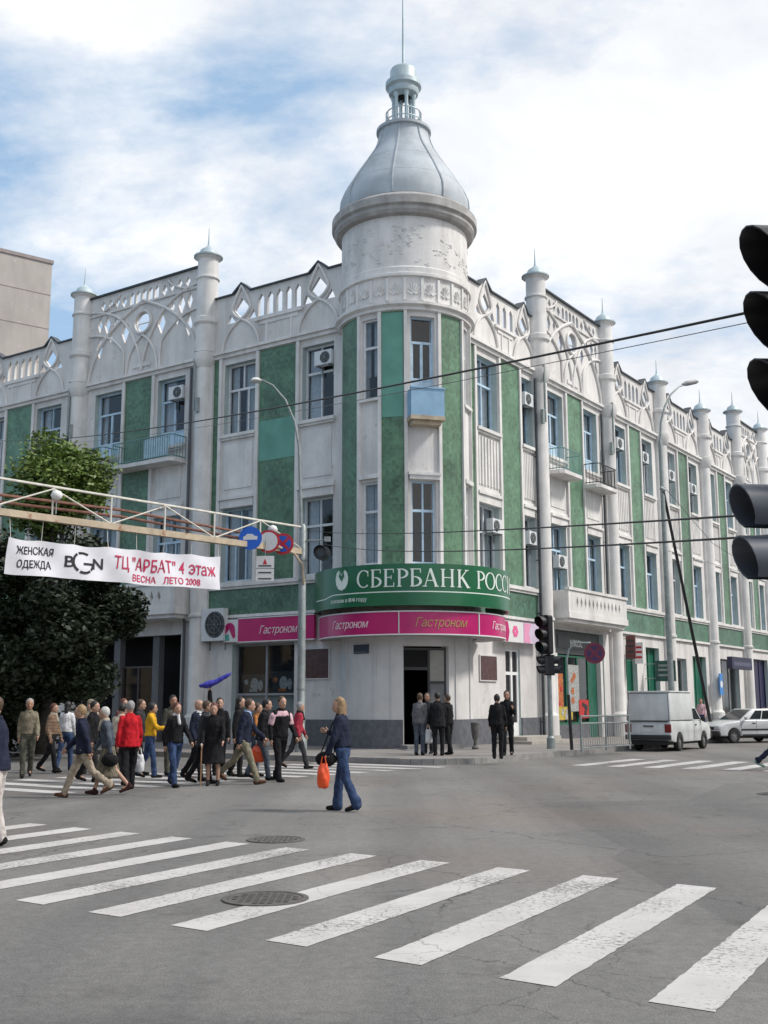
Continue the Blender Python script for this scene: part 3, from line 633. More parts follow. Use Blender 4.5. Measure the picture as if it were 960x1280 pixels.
for k in range(-7, 8):
    a = 14 + k * 15; F = tower_fr(a, RT + .03)
    m.box(F, -.05, .05, 0, .06, 15.76, 16.6)
    F = tower_fr(a + 7.5, RT + .03)
    for j in range(7):
        w = R(15 + j * 25); m.tube([F(.06 * math.cos(w), .03, 15.95 + .06 * math.sin(w)), F(.23 * math.cos(w), .03, 15.95 + .45 * math.sin(w))], [.03, .018], 5)
m.build('frieze_relief', plaster2, B)
m = MB()
for k in range(-3, 5):   # patches of broken stucco on the drum
    for _ in range(4):
        a = 14 + k * 22 + random.uniform(-9, 9); F = tower_fr(a, RT + .02); z = random.uniform(17.2, 18.6)
        for _ in range(random.randint(3, 8)): x = random.uniform(-.25, .25); y = random.uniform(-.12, .12); m.prism(F, [(x + .09 * random.uniform(.5, 1) * math.cos(q), z + y + .045 * random.uniform(.5, 1) * math.sin(q)) for q in [i * 1.05 for i in range(6)]], -.01, .006)
m.build('stucco_remnants', plaster2, B)['kind'] = 'stuff'
DZ = lambda z: 19.86 + (z - 19.86) * .93
dome_prof = [(2.46, 19.86), (2.48, 20.1), (2.45, 20.42), (2.32, 20.75), (2.13, 21.08), (1.89, 21.5), (1.63, 21.9), (1.37, 22.3), (1.16, 22.65), (1.04, 22.95), (.98, 23.2), (.97, 23.3)]
m = MB(); m.lathe((0, 0, 0), dome_prof + [(r, DZ(z)) for r, z in [(.97, 23.62), (1.06, 23.66), (1.06, 23.78), (.3, 23.84)]], 48); dome = m.build('dome', roof_m, B, smooth=30)
m = MB()
for k in range(8):
    a = 34 + k * 45; w = R(a); e_ = Vector((math.sin(w), -math.cos(w), 0)); m.tube([e_ * (r + .01) + ZV * z for r, z in dome_prof], .035, 5)
mk('dome_seam', m.mesh('dome_seam', roof_m), dome)
m = MB()
for z in (20.9, 21.9):   # horizontal sheet laps
    i = next(j for j in range(len(dome_prof) - 1) if dome_prof[j][1] <= z <= dome_prof[j + 1][1]); (r0, z0), (r1, z1) = dome_prof[i], dome_prof[i + 1]; r = r0 + (r1 - r0) * (z - z0) / (z1 - z0)
    m.lathe((0, 0, 0), [(r + .002, z - .012), (r + .007, z), (r - .01, z + .02)], 48)
mk('sheet_lap', m.mesh('sheet_lap', roof_m, smooth=40), dome)
m = MB()
for k in range(6):
    w = R(15 + k * 60); m.lathe((.40 * math.sin(w), -.40 * math.cos(w), 0), [(r, DZ(z)) for r, z in [(.10, 23.8), (.10, 23.95), (.075, 24.0), (.07, 25.2), (.11, 25.3), (.11, 25.4)]], 10)
lan = m.build('lantern', capm, B, smooth=35)
m = MB(); m.lathe((0, 0, 0), [(r, DZ(z)) for r, z in [(.30, 25.3), (.56, 25.42), (.60, 25.55), (.60, 25.65), (.70, 25.75), (.70, 25.95), (.55, 26.02), (.52, 26.1), (.52, 26.5), (.47, 26.6), (.3, 26.72), (.08, 26.78), (.05, 26.9), (.045, 28.0), (.02, 30.6), (.001, 30.62)]], 28)
mk('lantern_cap', m.mesh('lantern_cap', capm, smooth=35), lan)
m = MB()
for k in range(14): w = 2 * math.pi * k / 14; m.tube([(.68 * math.cos(w), .68 * math.sin(w), DZ(23.8)), (.68 * math.cos(w), .68 * math.sin(w), DZ(24.55))], .022, 5)
for z in (24.2, 24.55): m.tube([(.68 * math.cos(w), 0.68 * math.sin(w), DZ(z)) for w in [2 * math.pi * i / 24 for i in range(25)]], .025, 5)
mk('lantern_railing', m.mesh('lantern_railing', capm), lan)
# little blue balcony on the tower
F = tower_fr(14.5, RT); m = MB(); m.box(F, -.62, .62, -.02, .55, 11.28, 11.42); m.box(F, -.52, .52, -.02, .40, 11.14, 11.279); tb = m.build('balcony', rust_m, B)
m = MB(); m.box(F, -.60, .60, .50, .54, 11.42, 12.38); m.box(F, -.60, -.56, 0, .498, 11.42, 12.38); m.box(F, .56, .60, 0, .498, 11.42, 12.38); m.box(F, -.63, .63, .47, .57, 12.38, 12.44); mk('balcony_parapet', m.mesh('balcony_parapet', mat('pale_blue_sheet', (0.24, 0.40, 0.56), .5, var=.1, vs=3)), tb)
# ground floor of the tower
m = MB(); cyl(m, -104, -4, RT - .4, RT, SW - .05, 4.6); cyl(m, 36, 128, RT - .4, RT, SW - .05, 4.6); cyl(m, -4, 36, RT - .4, RT, 3.55, 4.6); m.build('tower_ground_wall', groundwall, B)
m = MB(); cyl(m, -103, -4.5, RT - .1, RT + .07, SW - .05, 1.1); m.build('plinth', plinth_m, B); m = MB(); cyl(m, 36.5, 124, RT - .1, RT + .07, SW - .05, 1.1); m.build('plinth', plinth_m, B)
m = MB()
for a in (-62, -28, -13, 44, 66): m = MB(); cyl(m, a - 1.2, a + 1.2, RT - .02, RT + .04, 1.1, 4.0); m.build('moulding', groundwall, B)
m = MB(); F = tower_fr(16, RT); m.box(F, -.82, -.74, -.36, -.28, SW, 3.5); m.box(F, .10, .18, -.36, -.28, SW, 3.5); m.box(F, .70, .78, -.36, -.28, SW, 3.5); m.box(F, -.74, .10, -.355, -.285, 2.75, 2.85); m.box(F, .18, .70, -.355, -.285, 2.3, 2.38); m.box(F, -.74, .70, -.355, -.285, 3.42, 3.5)
dr = m.build('entrance_door', mat('dark_door_frame', (.03, .03, .032), .5), B)
m = MB(); m.box(F, .18, .70, -.33, -.31, SW, 2.3); mk('door_leaf', m.mesh('door_leaf', mat('grey_door_leaf', (.14, .145, .15), .5, var=.2)), dr)
m = MB(); m.box(F, .18, .70, -.33, -.31, 2.38, 3.42); mk('door_leaf', m.mesh('door_leaf', mat('beige_transom', (.30, .29, .26), .5, var=.15)), dr)
m = MB(); m.box(F, -.74, .10, -.33, -.31, 2.85, 3.42); mk('transom_pane', m.mesh('transom_pane', door_dark), dr)
m = MB(); m.box(F, -.95, .95, -.2, .75, .10, SW + .14); m.box(F, -1.1, 1.1, -.2, 1.1, .10, SW + .02); m.build('entrance_step', kerb_m, B)
# ground floor infill, left facade: shop window with posters
def shopwin(F, t0, t1, z0, z1, n, fm, pane=None, parent=None, o=-.28, transom=None):
    m = MB(); fw = .08
    m.box(F, t0, t1, o - .05, o + .05, z0, z0 + fw); m.box(F, t0, t1, o - .05, o + .05, z1 - fw, z1)
    for i in range(n + 1): c = t0 + fw / 2 + (t1 - t0 - fw) * i / n; m.box(F, c - fw / 2, c + fw / 2, o - .045, o + .045, z0 + fw, z1 - fw)
    if transom: m.box(F, t0 + fw, t1 - fw, o - .04, o + .04, transom - .04, transom + .04)
    w = m.build('shop_window', fm, B)
    for i in range(n):
        a = t0 + fw + (t1 - t0 - fw) * i / n; b = t0 + (t1 - t0 - fw) * (i + 1) / n
        q = MB(); q.quad(F(a, o, z0 + fw), F(b, o, z0 + fw), F(b, o, z1 - fw), F(a, o, z1 - fw)); mk('pane', q.mesh('pane', pane or glass_m), w)
    return w
shopwin(FL, 4.18, 7.25, .95, 3.9, 2, mat('grey_frame', (.30, .31, .33), .5), transom=2.0)
shopwin(FL, 18, 23.5, 1.0, 3.9, 3, whiteframe)
m = MB(); m.box(FL, 4.3, 7.15, -.42, -.36, .95, 1.95); m.build('lower_screen', mat('pale_screen', (.33, .37, .36), .6), B)
post_m = [mat('poster_dark', (.03, .03, .032), .5, var=.8, vs=14), mat('poster_orange', (.45, .13, .04), .5, var=.5, vs=12), mat('poster_yellow', (.5, .38, .06), .5, var=.4, vs=10), mat('poster_red', (.45, .03, .03), .5, var=.4, vs=10), mat('poster_grey', (.35, .36, .35), .6, var=.5, vs=14), mat('poster_blue', (.05, .08, .2), .5, var=.5, vs=12)]
for (a, b, z0, z1, k) in ((5.75, 7.0, 2.05, 2.75, 0), (4.35, 5.55, 2.05, 2.85, 0)):
    po = thing('window_poster', AX + FL((a + b) / 2, -.34, z0), 'dark picture poster in the shop window ' + ('nearer the grey lamp pole' if a < 5 else 'nearer the air conditioner'), 'poster'); G = Fr((0, 0, 0), FL.t, FL.n); w = b - a
    m = MB(); m.box(G, -w / 2, w / 2, -.01, .01, 0, z1 - z0); m.build('sheet', post_m[k], po)
    m = MB(); m.disc(G, 0, (z1 - z0) * .45, .2, .01, .016, 14, ry=.26); m.disc(G, -.3, (z1 - z0) * .4, .12, .01, .015, 12, ry=.2); m.build('print', post_m[4], po)
    m = MB(); m.disc(G, w * .33, (z1 - z0) * .6, .10, .01, .017, 12); m.box(G, -w * .1, w * .2, .01, .0165, .05, .15); m.build('print', post_m[1 if a < 5 else 4], po)
# dark entrance under the left balcony; tree shade put into back and pier colour
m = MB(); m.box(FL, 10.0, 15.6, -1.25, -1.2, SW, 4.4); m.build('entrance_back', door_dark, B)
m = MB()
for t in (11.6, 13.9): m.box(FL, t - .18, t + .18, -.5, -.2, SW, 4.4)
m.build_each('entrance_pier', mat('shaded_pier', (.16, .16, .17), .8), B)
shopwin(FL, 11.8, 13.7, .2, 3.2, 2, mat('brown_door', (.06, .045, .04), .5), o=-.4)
def balcony_portal(F, t0, t1, name_holes=True):
    d = 1.0; m = MB(); m.box(F, t0, t1, .02, d, 5.15, 5.42); m.box(F, t0 + .12, t1 - .12, .02, d - .12, 5.0, 5.149)
    p = m.build('balcony', plaster2, B)
    holes = []; n = int((t1 - t0 - 1.2) / .42)
    for i in range(n):
        x = t0 + .7 + (t1 - t0 - 1.4) * (i + .5) / n; holes.append([(x - .13, 5.68), (x - .02, 5.62), (x + .13, 6.02), (x + .02, 6.10)] if False else [(x - .11, 5.85), (x, 5.62), (x + .11, 5.85), (x, 6.10)])
    m = MB(); put2d(m, curve2d([[(t0 + .05, 5.42), (t1 - .05, 5.42), (t1 - .05, 6.32), (t0 + .05, 6.32)]] + holes, .12), F, d - .10)
    for t in (t0 + .05, t1 - .17): m.box(F, t, t + .12, .02, d - .165, 5.42, 6.32)
    m.box(F, t0, t1, d - .19, d + .02, 6.321, 6.44); mk('balcony_parapet', m.mesh('balcony_parapet', plaster2), p)
    return p
balcony_portal(FL, 9.45, 16.15); balcony_portal(FR, 8.95, 15.25)
def rail_balcony(F, t0, t1, z, d=.85, n=14, parap=None, col=None):
    m = MB(); ch = .18; poly = [(t0, 0), (t1, 0), (t1, d - ch), (t1 - ch, d), (t0 + ch, d), (t0, d - ch)]
    vs = [F(t, o, z - .16) for t, o in poly] + [F(t, o, z) for t, o in poly]; k = len(poly); m.add(vs, [tuple(range(k)), tuple(range(k, 2 * k))] + [(i, (i + 1) % k, k + (i + 1) % k, k + i) for i in range(k)])
    p = m.build('balcony', plaster2, B); m = MB(); path = [(t0 + .04, .02), (t0 + .04, d - ch), (t0 + ch, d - .04), (t1 - ch, d - .04), (t1 - .04, d - ch), (t1 - .04, .02)]
    for zz_ in (z + .08, z + .95): m.tube([F(t, o, zz_) for t, o in path], .025, 5)
    for (a, b) in zip(path, path[1:]):
        L = math.dist(a, b); q = max(1, int(L / .13))
        for i in range(q): t = a[0] + (b[0] - a[0]) * i / q; o = a[1] + (b[1] - a[1]) * i / q; m.tube([F(t, o, z), F(t, o, z + .95)], .012, 4)
    mk('railing', m.mesh('railing', col or mat('teal_railing', (.12, .25, .24), .5)), p)
    if parap: m = MB(); m.box(F, *parap, d - .10, d - .06, z + .06, z + .9); mk('balcony_screen', m.mesh('balcony_screen', blueframe), p)
rail_balcony(FL, 10.0, 13.7, 11.55, parap=(10.3, 11.7)); rail_balcony(FL, 14.1, 15.95, 11.55)
rail_balcony(FR, 9.1, 11.2, 11.5); rail_balcony(FR, 12.9, 15.1, 11.5, col=black_m)
# right facade, ground floor
def pvc_door(F, t0, t1, z0, z1):
    m = MB(); o = -.12; w = t1 - t0; f = .09; zt = z1 - .95
    m.box(F, t0, t0 + f, o - .05, o + .05, z0, z1); m.box(F, t1 - f, t1, o - .05, o + .05, z0, z1); m.box(F, t0 + f, t1 - f, o - .05, o + .05, z1 - f, z1); m.box(F, t0 + f, t1 - f, o - .05, o + .05, zt - .06, zt + .06)
    c = (t0 + t1) / 2; m.box(F, c - .07, c + .07, o - .055, o + .055, z0, z1 - f); m.box(F, t0 + f, t1 - f, o - .045, o + .045, z0, z0 + .55)
    m.box(F, t0 + f, t0 + f + .06, o - .04, o + .04, z0 + .55, zt - .06); m.box(F, t1 - f - .06, t1 - f, o - .04, o + .04, z0 + .55, zt - .06)
    d = m.build('white_double_door', mat('white_pvc', (.74, .75, .75), .4, var=.05), B)
    for a, b in ((t0 + f, c - .07), (c + .07, t1 - f)):
        for z_, y_ in ((z0 + .55, zt - .06), (zt + .06, z1 - f)): q = MB(); q.quad(F(a, o, z_), F(b, o, z_), F(b, o, y_), F(a, o, y_)); mk('pane', q.mesh('pane', black_m), d)
pvc_door(FR, 5.15, 6.35, .35, 3.75)
m = MB(); m.box(FR, 3.9, 7.6, .08, 1.7, .10, .26); m.box(FR, 4.3, 7.2, .075, 1.3, .26, .40); m.build('entrance_step', mat('pale_step', (.36, .34, .31), .8, var=.15, bump=.2), B)
gfr = mat('green_shop_frame', (.015, .14, .075), .4, var=.2); gpan = mat('green_shop_panel', (.012, .11, .07), .35, var=.3, vs=1.5)
m = MB(); m.box(FR, 9.6, 14.6, -1.0, -.95, SW, 4.75); m.build('entrance_back', mat('dim_lobby', (.05, .07, .06), .8, var=.4, vs=2), B)
m = MB(); m.box(FR, 9.62, 14.58, -.5, -.2, 3.75, 4.72); m.build('portal_fascia', mat('grey_fascia', (.10, .11, .11), .6, var=.15), B)
m = MB()
for t in (9.75, 14.45): m.box(FR, t - .12, t + .12, -.3, -.05, SW, 3.75)
m.build_each('portal_jamb', plaster2, B)
shopwin(FR, 9.9, 13.4, .75, 3.7, 3, gfr); m = MB(); m.box(FR, 9.9, 13.4, -.35, -.22, SW, .75); m.build('shop_plinth', plinth_m, B)
m = MB(); m.box(FR, 13.4, 14.3, -.3, -.25, SW, 3.7); m.build('green_panel', gpan, B)
for t0, t1, z0, z1 in groundR[2:4] + [groundR[5]]: shopwin(FR, t0, t1, z0, z1, 2, gfr, pane=gpan)
shopwin(FR, 24.0, 25.6, SW, 4.0, 2, mat('white_shop_frame', (.6, .6, .6), .5)); shopwin(FR, 31, 34.8, SW, 4.2, 3, mat('grey_frame', (.30, .31, .33), .5)); shopwin(FR, 37.5, 41, .9, 4.4, 3, mat('navy_frame', (.02, .02, .08), .5), pane=mat('navy_panel', (.012, .01, .05), .4))
# down pipes and cables
def downpipe(F, t, z0, z1, mt, r=.055, o=.10):
    m = MB(); m.tube([F(t, o, z0), F(t, o, z1)], r, 8)
    for z in [z0 + .5 + i * 2.2 for i in range(int((z1 - z0) / 2.2))]: m.tube([F(t, .02, z), F(t, o + r, z)], .02, 4)
    m.build('downpipe', mt, B, smooth=40)
downpipe(FL, 9.75, .4, 15.4, wire2_m, .06); downpipe(FR, 7.95, .4, 15.3, dark_sheet, .06, .2); downpipe(FL, 17.35, .4, 15.4, dark_sheet); downpipe(FR, 15.1, 6.4, 15.3, dark_sheet); downpipe(FR, 23.5, .4, 15.3, wire2_m)
for F, t in ((FL, 9.15), (FL, 16.85), (FR, 8.2), (FR, 15.5)):
    m = MB(); m.tube([F(t, .52, 13.4), F(t, .52, 15.9)], .05, 8); m.tube([F(t - .18, .48, 13.3), F(t - .18, .48, 13.9)], .10, 6); m.build('flag_tube', pole_m, B, smooth=40)
# ================================================================ shop signs and canopy
class Cyl:
    def __init__(s, r, a, c=(0, 0, 0)): s.r, s.a, s.c = r, a, Vector(c)
    def __call__(s, t, o, z):
        w = R(s.a) + t / s.r; return s.c + Vector((math.sin(w), -math.cos(w), 0)) * (s.r + o) + ZV * z
CC = Vector((0.2, 0, 0)); CW = AX + CC
def csec(m, a0, a1, r0, r1, z0, z1, mi=0):
    k = len(m.v); cyl(m, a0, a1, r0, r1, z0, z1, mi, 3.0)
RS = 3.5
bank = thing('bank_sign', CW, 'long curved green fascia sign with white letters wrapping the tower', 'shop sign')
m = MB(); csec(m, -103, 124, RS - .12, RS, 4.82, 6.2); m.build('fascia', sgreen, bank, smooth=30)
m = MB(); csec(m, -103, 124, RS - 2.0, RS - .121, 6.02, 6.12); m.build('canopy_top', plaster2, bank, smooth=30)
m = MB(); f = Cyl(RS, 0)
pts = [(-75 + i * 2, 5.27 + (0 if i * 2 - 75 > -52 else -.10 * min(1, (-52 - (i * 2 - 75)) / 8))) for i in range(0, 99)]
for (a, z), (b, y) in zip(pts, pts[1:]):
    m.add([f(R(a) * RS, .004, z - .018), f(R(b) * RS, .004, y - .018), f(R(b) * RS, .004, y + .018), f(R(a) * RS, .004, z + .018)], [(0, 1, 2, 3)])
m.build('white_line', sletter, bank)
def bar(p, q, w): # thick line -> quad
    d = Vector((q[0] - p[0], q[1] - p[1])); n = Vector((-d.y, d.x)).normalized() * w / 2
    return [(p[0] + n.x, p[1] + n.y), (p[0] - n.x, p[1] - n.y), (q[0] - n.x, q[1] - n.y), (q[0] + n.x, q[1] + n.y)]
def bowl(cx_, cy_, rx, ry, a0, a1, thick=.15, thin=.05, n=14):
    out = []
    for i in range(n):
        qs = []
        for k in (i, i + 1):
            a = R(a0 + (a1 - a0) * k / n); w = thin + (thick - thin) * abs(math.cos(a)) ** 1.5
            qs.append(((cx_ + (rx - w / 2) * math.cos(a), cy_ + (ry - w / 2) * math.sin(a)), (cx_ + (rx + w / 2) * math.cos(a), cy_ + (ry + w / 2) * math.sin(a))))
        out.append([qs[0][0], qs[0][1], qs[1][1], qs[1][0]])
    return out
def ser(x, y, w=.26): return [bar((x - w / 2, y), (x + w / 2, y), .05)]
def stem(x): return [bar((x, 0), (x, 1), .14)] + ser(x, .025) + ser(x, .975)
GL = {'С': (bowl(.46, .5, .40, .47, 48, 312) + [bar((.74, .62), (.74, .95), .05)], .80),
      'О': (bowl(.48, .5, .42, .47, 0, 360, n=22), .96),
      'Б': (stem(.2) + [bar((.2, .97), (.68, .97), .05), bar((.66, .76), (.66, .99), .05)] + bowl(.27, .29, .40, .26, 90, -90), .74),
      'Е': (stem(.2) + [bar((.2, .97), (.66, .97), .05), bar((.65, .78), (.65, .99), .05), bar((.2, .53), (.52, .53), .05), bar((.52, .42), (.52, .64), .04), bar((.2, .03), (.68, .03), .05), bar((.67, .0), (.67, .24), .05)], .74),
      'Р': (stem(.2) + bowl(.27, .73, .38, .245, 90, -90), .70),
      'А': ([bar((.12, 0), (.44, 1), .06), bar((.44, 1), (.80, 0), .15), bar((.23, .34), (.66, .34), .05)] + ser(.12, .025) + ser(.80, .025), .94),
      'Н': (stem(.2) + stem(.76) + [bar((.2, .52), (.76, .52), .05)], .98),
      'К': (stem(.2) + [bar((.24, .46), (.70, .98), .06), bar((.36, .58), (.80, 0), .15)] + ser(.80, .025) + ser(.70, .975), .90),
      'И': (stem(.2) + stem(.80) + [bar((.2, .05), (.8, .95), .055)], 1.02), ' ': ([], .38)}
def serif_text(mb, s, h, f, t, z, o, sx=1.0, sp=.06):
    for ch in s:
        qs, adv = GL[ch]
        for i, q in enumerate(qs): mb.add([f(t + x * h * sx, o + .0006 * (i % 5), z + y * h) for x, y in q], [(0, 1, 2, 3)])
        t += (adv + sp) * h * sx
    return t
m = MB(); f = Cyl(RS, -33); te = serif_text(m, 'СБЕРБАНК ', .60, f, 0, 5.43, .012, .96, .05); m.build('lettering', sletter, bank); m = MB(); serif_text(m, 'РОССИИ', .60, f, te, 5.43, .012, .96, .05); m.build('lettering', sletter, bank)
m = MB(); put2d(m, text_spaced('основан в 1841 году', .19, .006), None, .012, t=.85, z=4.99, f=Cyl(RS, -54)); m.build('lettering', sletter, bank)
f = Cyl(RS, -44); m = MB()      # shield-like leaf emblem: pale drop with a notch and darker inner petals
pt = [(0, -.36), (.16, -.30), (.27, -.15), (.30, .05), (.25, .24), (.15, .33), (.0, .17), (-.15, .33), (-.25, .24), (-.30, .05), (-.27, -.15), (-.16, -.30)]
put2d(m, curve2d([pt], .01), None, .012, z=5.76, f=f); em = m.build('emblem', sletter, bank)
m = MB(); put2d(m, curve2d([[(0, -.05), (.13, .12), (.10, .26), (0, .13), (-.10, .26), (-.13, .12)]], .01), None, .020, z=5.76, f=f); mk('petal', m.mesh('petal', sgreen), em)
# magenta grocery signs
RP = 3.32
def pinktext(mb, f, t, z, size=.40, s='Гастроном', sx=.86, o=.012): put2d(mb, text_spaced(s, size, .008, shear=.32, sx=sx), None, o, t=t, z=z, f=f)
segs = [(-103, -9.5, -42, spink_l, 'magenta curved sign panel left of the doorway with pale italic lettering'), (-9.0, 40.5, 16, sgold, 'magenta curved sign panel over the doorway with gold italic lettering'), (41.0, 112, 68, spink_l, 'magenta curved sign panel right of the doorway with pale italic lettering')]
for a0, a1, at, lm, lab in segs:
    g = thing('grocery_sign', CW, lab, 'shop sign', 'magenta grocery signs')
    m = MB(); csec(m, a0, a1, RP - .14, RP, 3.90, 4.62); m.build('panel', spink, g, smooth=30)
    m = MB(); csec(m, a0 - .25, a1 + .25, RP - .03, RP + .02, 3.86, 3.90); csec(m, a0 - .25, a1 + .25, RP - .03, RP + .02, 4.62, 4.66); csec(m, a0 - .25, a0 + .3, RP - .03, RP + .025, 3.901, 4.619); m.build('trim', swhite, g, smooth=30)
    m = MB(); pinktext(m, Cyl(RP, at), 0, 4.13, .42 if at == 16 else .38); m.build('lettering', lm, g)
m = MB(); csec(m, -103, 124, 2.3, RP - .145, 3.88, 3.95); m.build('canopy_soffit', mat('soffit_grey', (.36, .36, .37), .7), bank)
FLw = Fr(AX + nL * PO, dL, nL); FRw = Fr(AX + nR * PO, dR, nR)
def flat_sign(F, t0, t1, z0, z1, o, name, label, cat, mt, group=None, th=.12):
    c = (t0 + t1) / 2; g = thing(name, F(c, 0, z0), label, cat, group); G = Fr((0, 0, 0), F.t, F.n); w = t1 - t0
    m = MB(); m.box(G, -w / 2, w / 2, o, o + th, 0, z1 - z0); m.build('panel', mt, g)
    sg = 1 if F.t.x > 0 else -1
    f_ = lambda t, oo, z: G(sg * t, o + th + oo, z)
    return g, f_
g, f = flat_sign(FLw, 3.1, 6.78, 3.98, 4.84, .10, 'grocery_sign', 'flat magenta sign over the shop window behind the lamp pole', 'shop sign', spink, 'magenta grocery signs')
m = MB(); pinktext(m, f, .15, .26, .42); m.build('lettering', spink_l, g)
m = MB(); m.box(Fr((0, 0, 0), dL, nL), -1.85, 1.85, .09, .24, -.04, -.001); m.box(Fr((0, 0, 0), dL, nL), -1.85, 1.85, .09, .24, .861, .9); m.build('trim', swhite, g)
g, f = flat_sign(FLw, 6.79, 7.62, 3.98, 4.84, .10, 'picture_sign', 'white square sign with a pink and teal picture beside the air conditioner', 'shop sign', swhite)
m = MB(); put2d(m, curve2d([arc_pts(0, .46, .28, 20, 200, 12) + [(-.2, .3), (-.02, .5), (.12, .22), (.2, .12), (.3, .2)]], .006), None, .006, f=f); m.build('print', spink, g)
m = MB(); put2d(m, curve2d([[(-.38, .06), (0, .06), (-.05, .3), (-.38, .28)]], .006), None, .006, f=f); m.build('print', mat('sign_teal', (.08, .35, .32), .5), g)
g, f = flat_sign(FRw, 4.35, 5.9, 3.98, 4.78, .30, 'picture_sign', 'white sign with a pink flower right of the curved canopy', 'shop sign', swhite)
m = MB()
for i in range(6): m2 = arc_pts(.1 + .14 * math.cos(i * 1.047), .42 + .14 * math.sin(i * 1.047), .10, 0, 360, 10)[:-1]; put2d(m, curve2d([m2], .006), None, .006 + .0008 * i, f=f)
m.build('print', mat('sign_rose', (.75, .12, .30), .5), g)
m = MB(); put2d(m, curve2d([[(-.7, 0.02), (-.5, .02), (-.38, .4), (-.5, .78), (-.7, .78)]], .006), None, .006, f=f); m.build('print', spink, g)
g, f = flat_sign(FRw, 5.92, 7.7, 3.98, 4.78, .30, 'picture_sign', 'pale pink and white sign panel above the white double door', 'shop sign', mat('sign_lilac', (.62, .52, .66), .5))
m = MB(); put2d(m, curve2d([[(-.85, .02), (-.3, .02), (-.45, .4), (-.25, .78), (-.85, .78)]], .006), None, .006, f=f); m.build('print', mat('sign_pale_pink', (.75, .30, .48), .5), g)
# plaques, notices
for F, t0, t1, z0, z1, lab, tf in ((FLw, 2.55, 3.75, 2.55, 3.6, 'brown memorial plaque on the wall left of the doorway', 0), (FRw, 3.1, 4.35, 2.5, 3.4, 'brown plaque on the bright wall beside the white double door', 0)):
    g, f = flat_sign(F, t0, t1, z0, z1, .01, 'wall_plaque', lab, 'plaque', plaque_m, th=.04)
    m = MB(); G = Fr((0, 0, 0), F.t, F.n); w = (t1 - t0) / 2; h = z1 - z0
    for a in ((-w - .04, -w, 0, h), (w, w + .04, 0, h), (-w - .04, w + .04, h, h + .04), (-w - .04, w + .04, -.04, 0)): m.box(G, a[0], a[1], .005, .06, a[2], a[3])
    m.build('border', groundwall, g)
g = thing('address_plate', AX, 'small dark house plate high on the wall beneath the canopy', 'sign'); F = tower_fr(-42, RT); m = MB(); m.box(F, -.34, .34, .0, .04, 3.32, 3.62); m.build('panel', mat('navy_plate', (.03, .035, .06), .5), g)
m = MB(); m.box(F, -.30, .30, .04, .044, 3.36, 3.38); m.build('rim', pole_m, g)
# signs on the right street
m = MB(); g, f = flat_sign(FRw, 10.2, 13.9, 4.0, 4.55, -.19, 'fascia_letters', 'pale lettering on the dark fascia under the stone balcony', 'shop sign', mat('fascia_dark', (.09, .10, .10), .6), th=.02)
m = MB(); put2d(m, text2d('NIKOL', .42, .01, bold=.006), None, .006, z=.1, f=f); m.build('lettering', swhite, g)
for i, (t0, t1, z0, z1, k, lab) in enumerate(((9.95, 10.75, 1.2, 2.9, 1, 'orange and red poster in the green framed shop window'), (10.2, 11.6, .95, 1.5, 2, 'yellow strip poster low in the green framed shop window'), (11.2, 12.3, 1.3, 3.3, 4, 'pale grey poster in the green framed shop window'), (12.2, 13.2, 1.0, 1.8, 3, 'red poster at the far end of the green framed shop window'))):
    g, f = flat_sign(FRw, t0, t1, z0, z1, -.26 + .018 * i, 'window_poster', lab, 'poster', post_m[k], th=.015)
    m = MB(); w = t1 - t0; h = z1 - z0
    for _ in range(4): x, y, r = random.uniform(-.3, .3) * w, random.uniform(.2, .8) * h, random.uniform(.08, .16); put2d(m, curve2d([arc_pts(x, y, r, 0, 360, 8)[:-1]], .004), None, .004 + .001 * _, f=f)
    m.build('print', post_m[(k + 2) % 5], g)
def hang_board(t, z0, z1, w, o, name, label, mt, col):
    g = thing(name, FRw(t, 0, z0), label, 'shop sign'); G = Fr((0, 0, 0), dR, nR)
    m = MB(); m.box(G, -.05, .05, o, o + w, 0, z1 - z0); m.build('panel', mt, g)
    m = MB()
    for zz_ in (.15, z1 - z0 - .15): m.tube([G(0, 0, zz_), G(0, o, zz_)], .02, 5)
    m.build_each('bracket', pole_m, g)
    m = MB(); h = z1 - z0
    for y in (.25, .5, .72): m.box(G, -.056, -.05, o + w * .15, o + w * .85, h * y, h * y + h * .1)
    m.build_each('print', col, g); return g
hang_board(16.6, 3.7, 4.8, .45, .3, 'hanging_sign', 'red hanging sign next to the stone balcony', mat('hang_red', (.10, .03, .03), .5, var=.4, vs=5), black_m)
hang_board(17.4, 3.5, 4.5, .42, .4, 'hanging_sign', 'white hanging board with a red mark over the green shopfront', swhite, sred)
hang_board(19.6, 2.7, 3.7, 1.0, .55, 'hanging_sign', 'dark green projecting board on the pier behind the white van', mat('hang_green', (.02, .07, .06), .5, var=.4, vs=5), pole_m)
g, f = flat_sign(FRw, 31.0, 34.8, 3.6, 4.3, .5, 'shop_awning_sign', 'dark blue fascia sign over the far shop near the parked car', 'shop sign', mat('navy_sign', (.012, .012, .045), .5), th=.3)
m = MB(); put2d(m, text2d('МАГАЗИН', .3, .006), None, .006, z=.2, f=f) if False else m.box(Fr((0, 0, 0), dR, nR), -1.6, 1.6, .801, .81, .2, .42); m.build('print', mat('navy_pale', (.07, .07, .13), .5), g)
g, f = flat_sign(FRw, 29.2, 29.8, 2.1, 3.3, .55, 'blue_notice', 'small light blue notice on a pier by the parked car', 'sign', mat('notice_blue', (.05, .22, .55), .5), th=.04)
m = MB(); put2d(m, curve2d([arc_pts(0, .6, .2, 0, 360, 14)[:-1]], .004), None, .004, f=f); m.build('print', swhite, g)
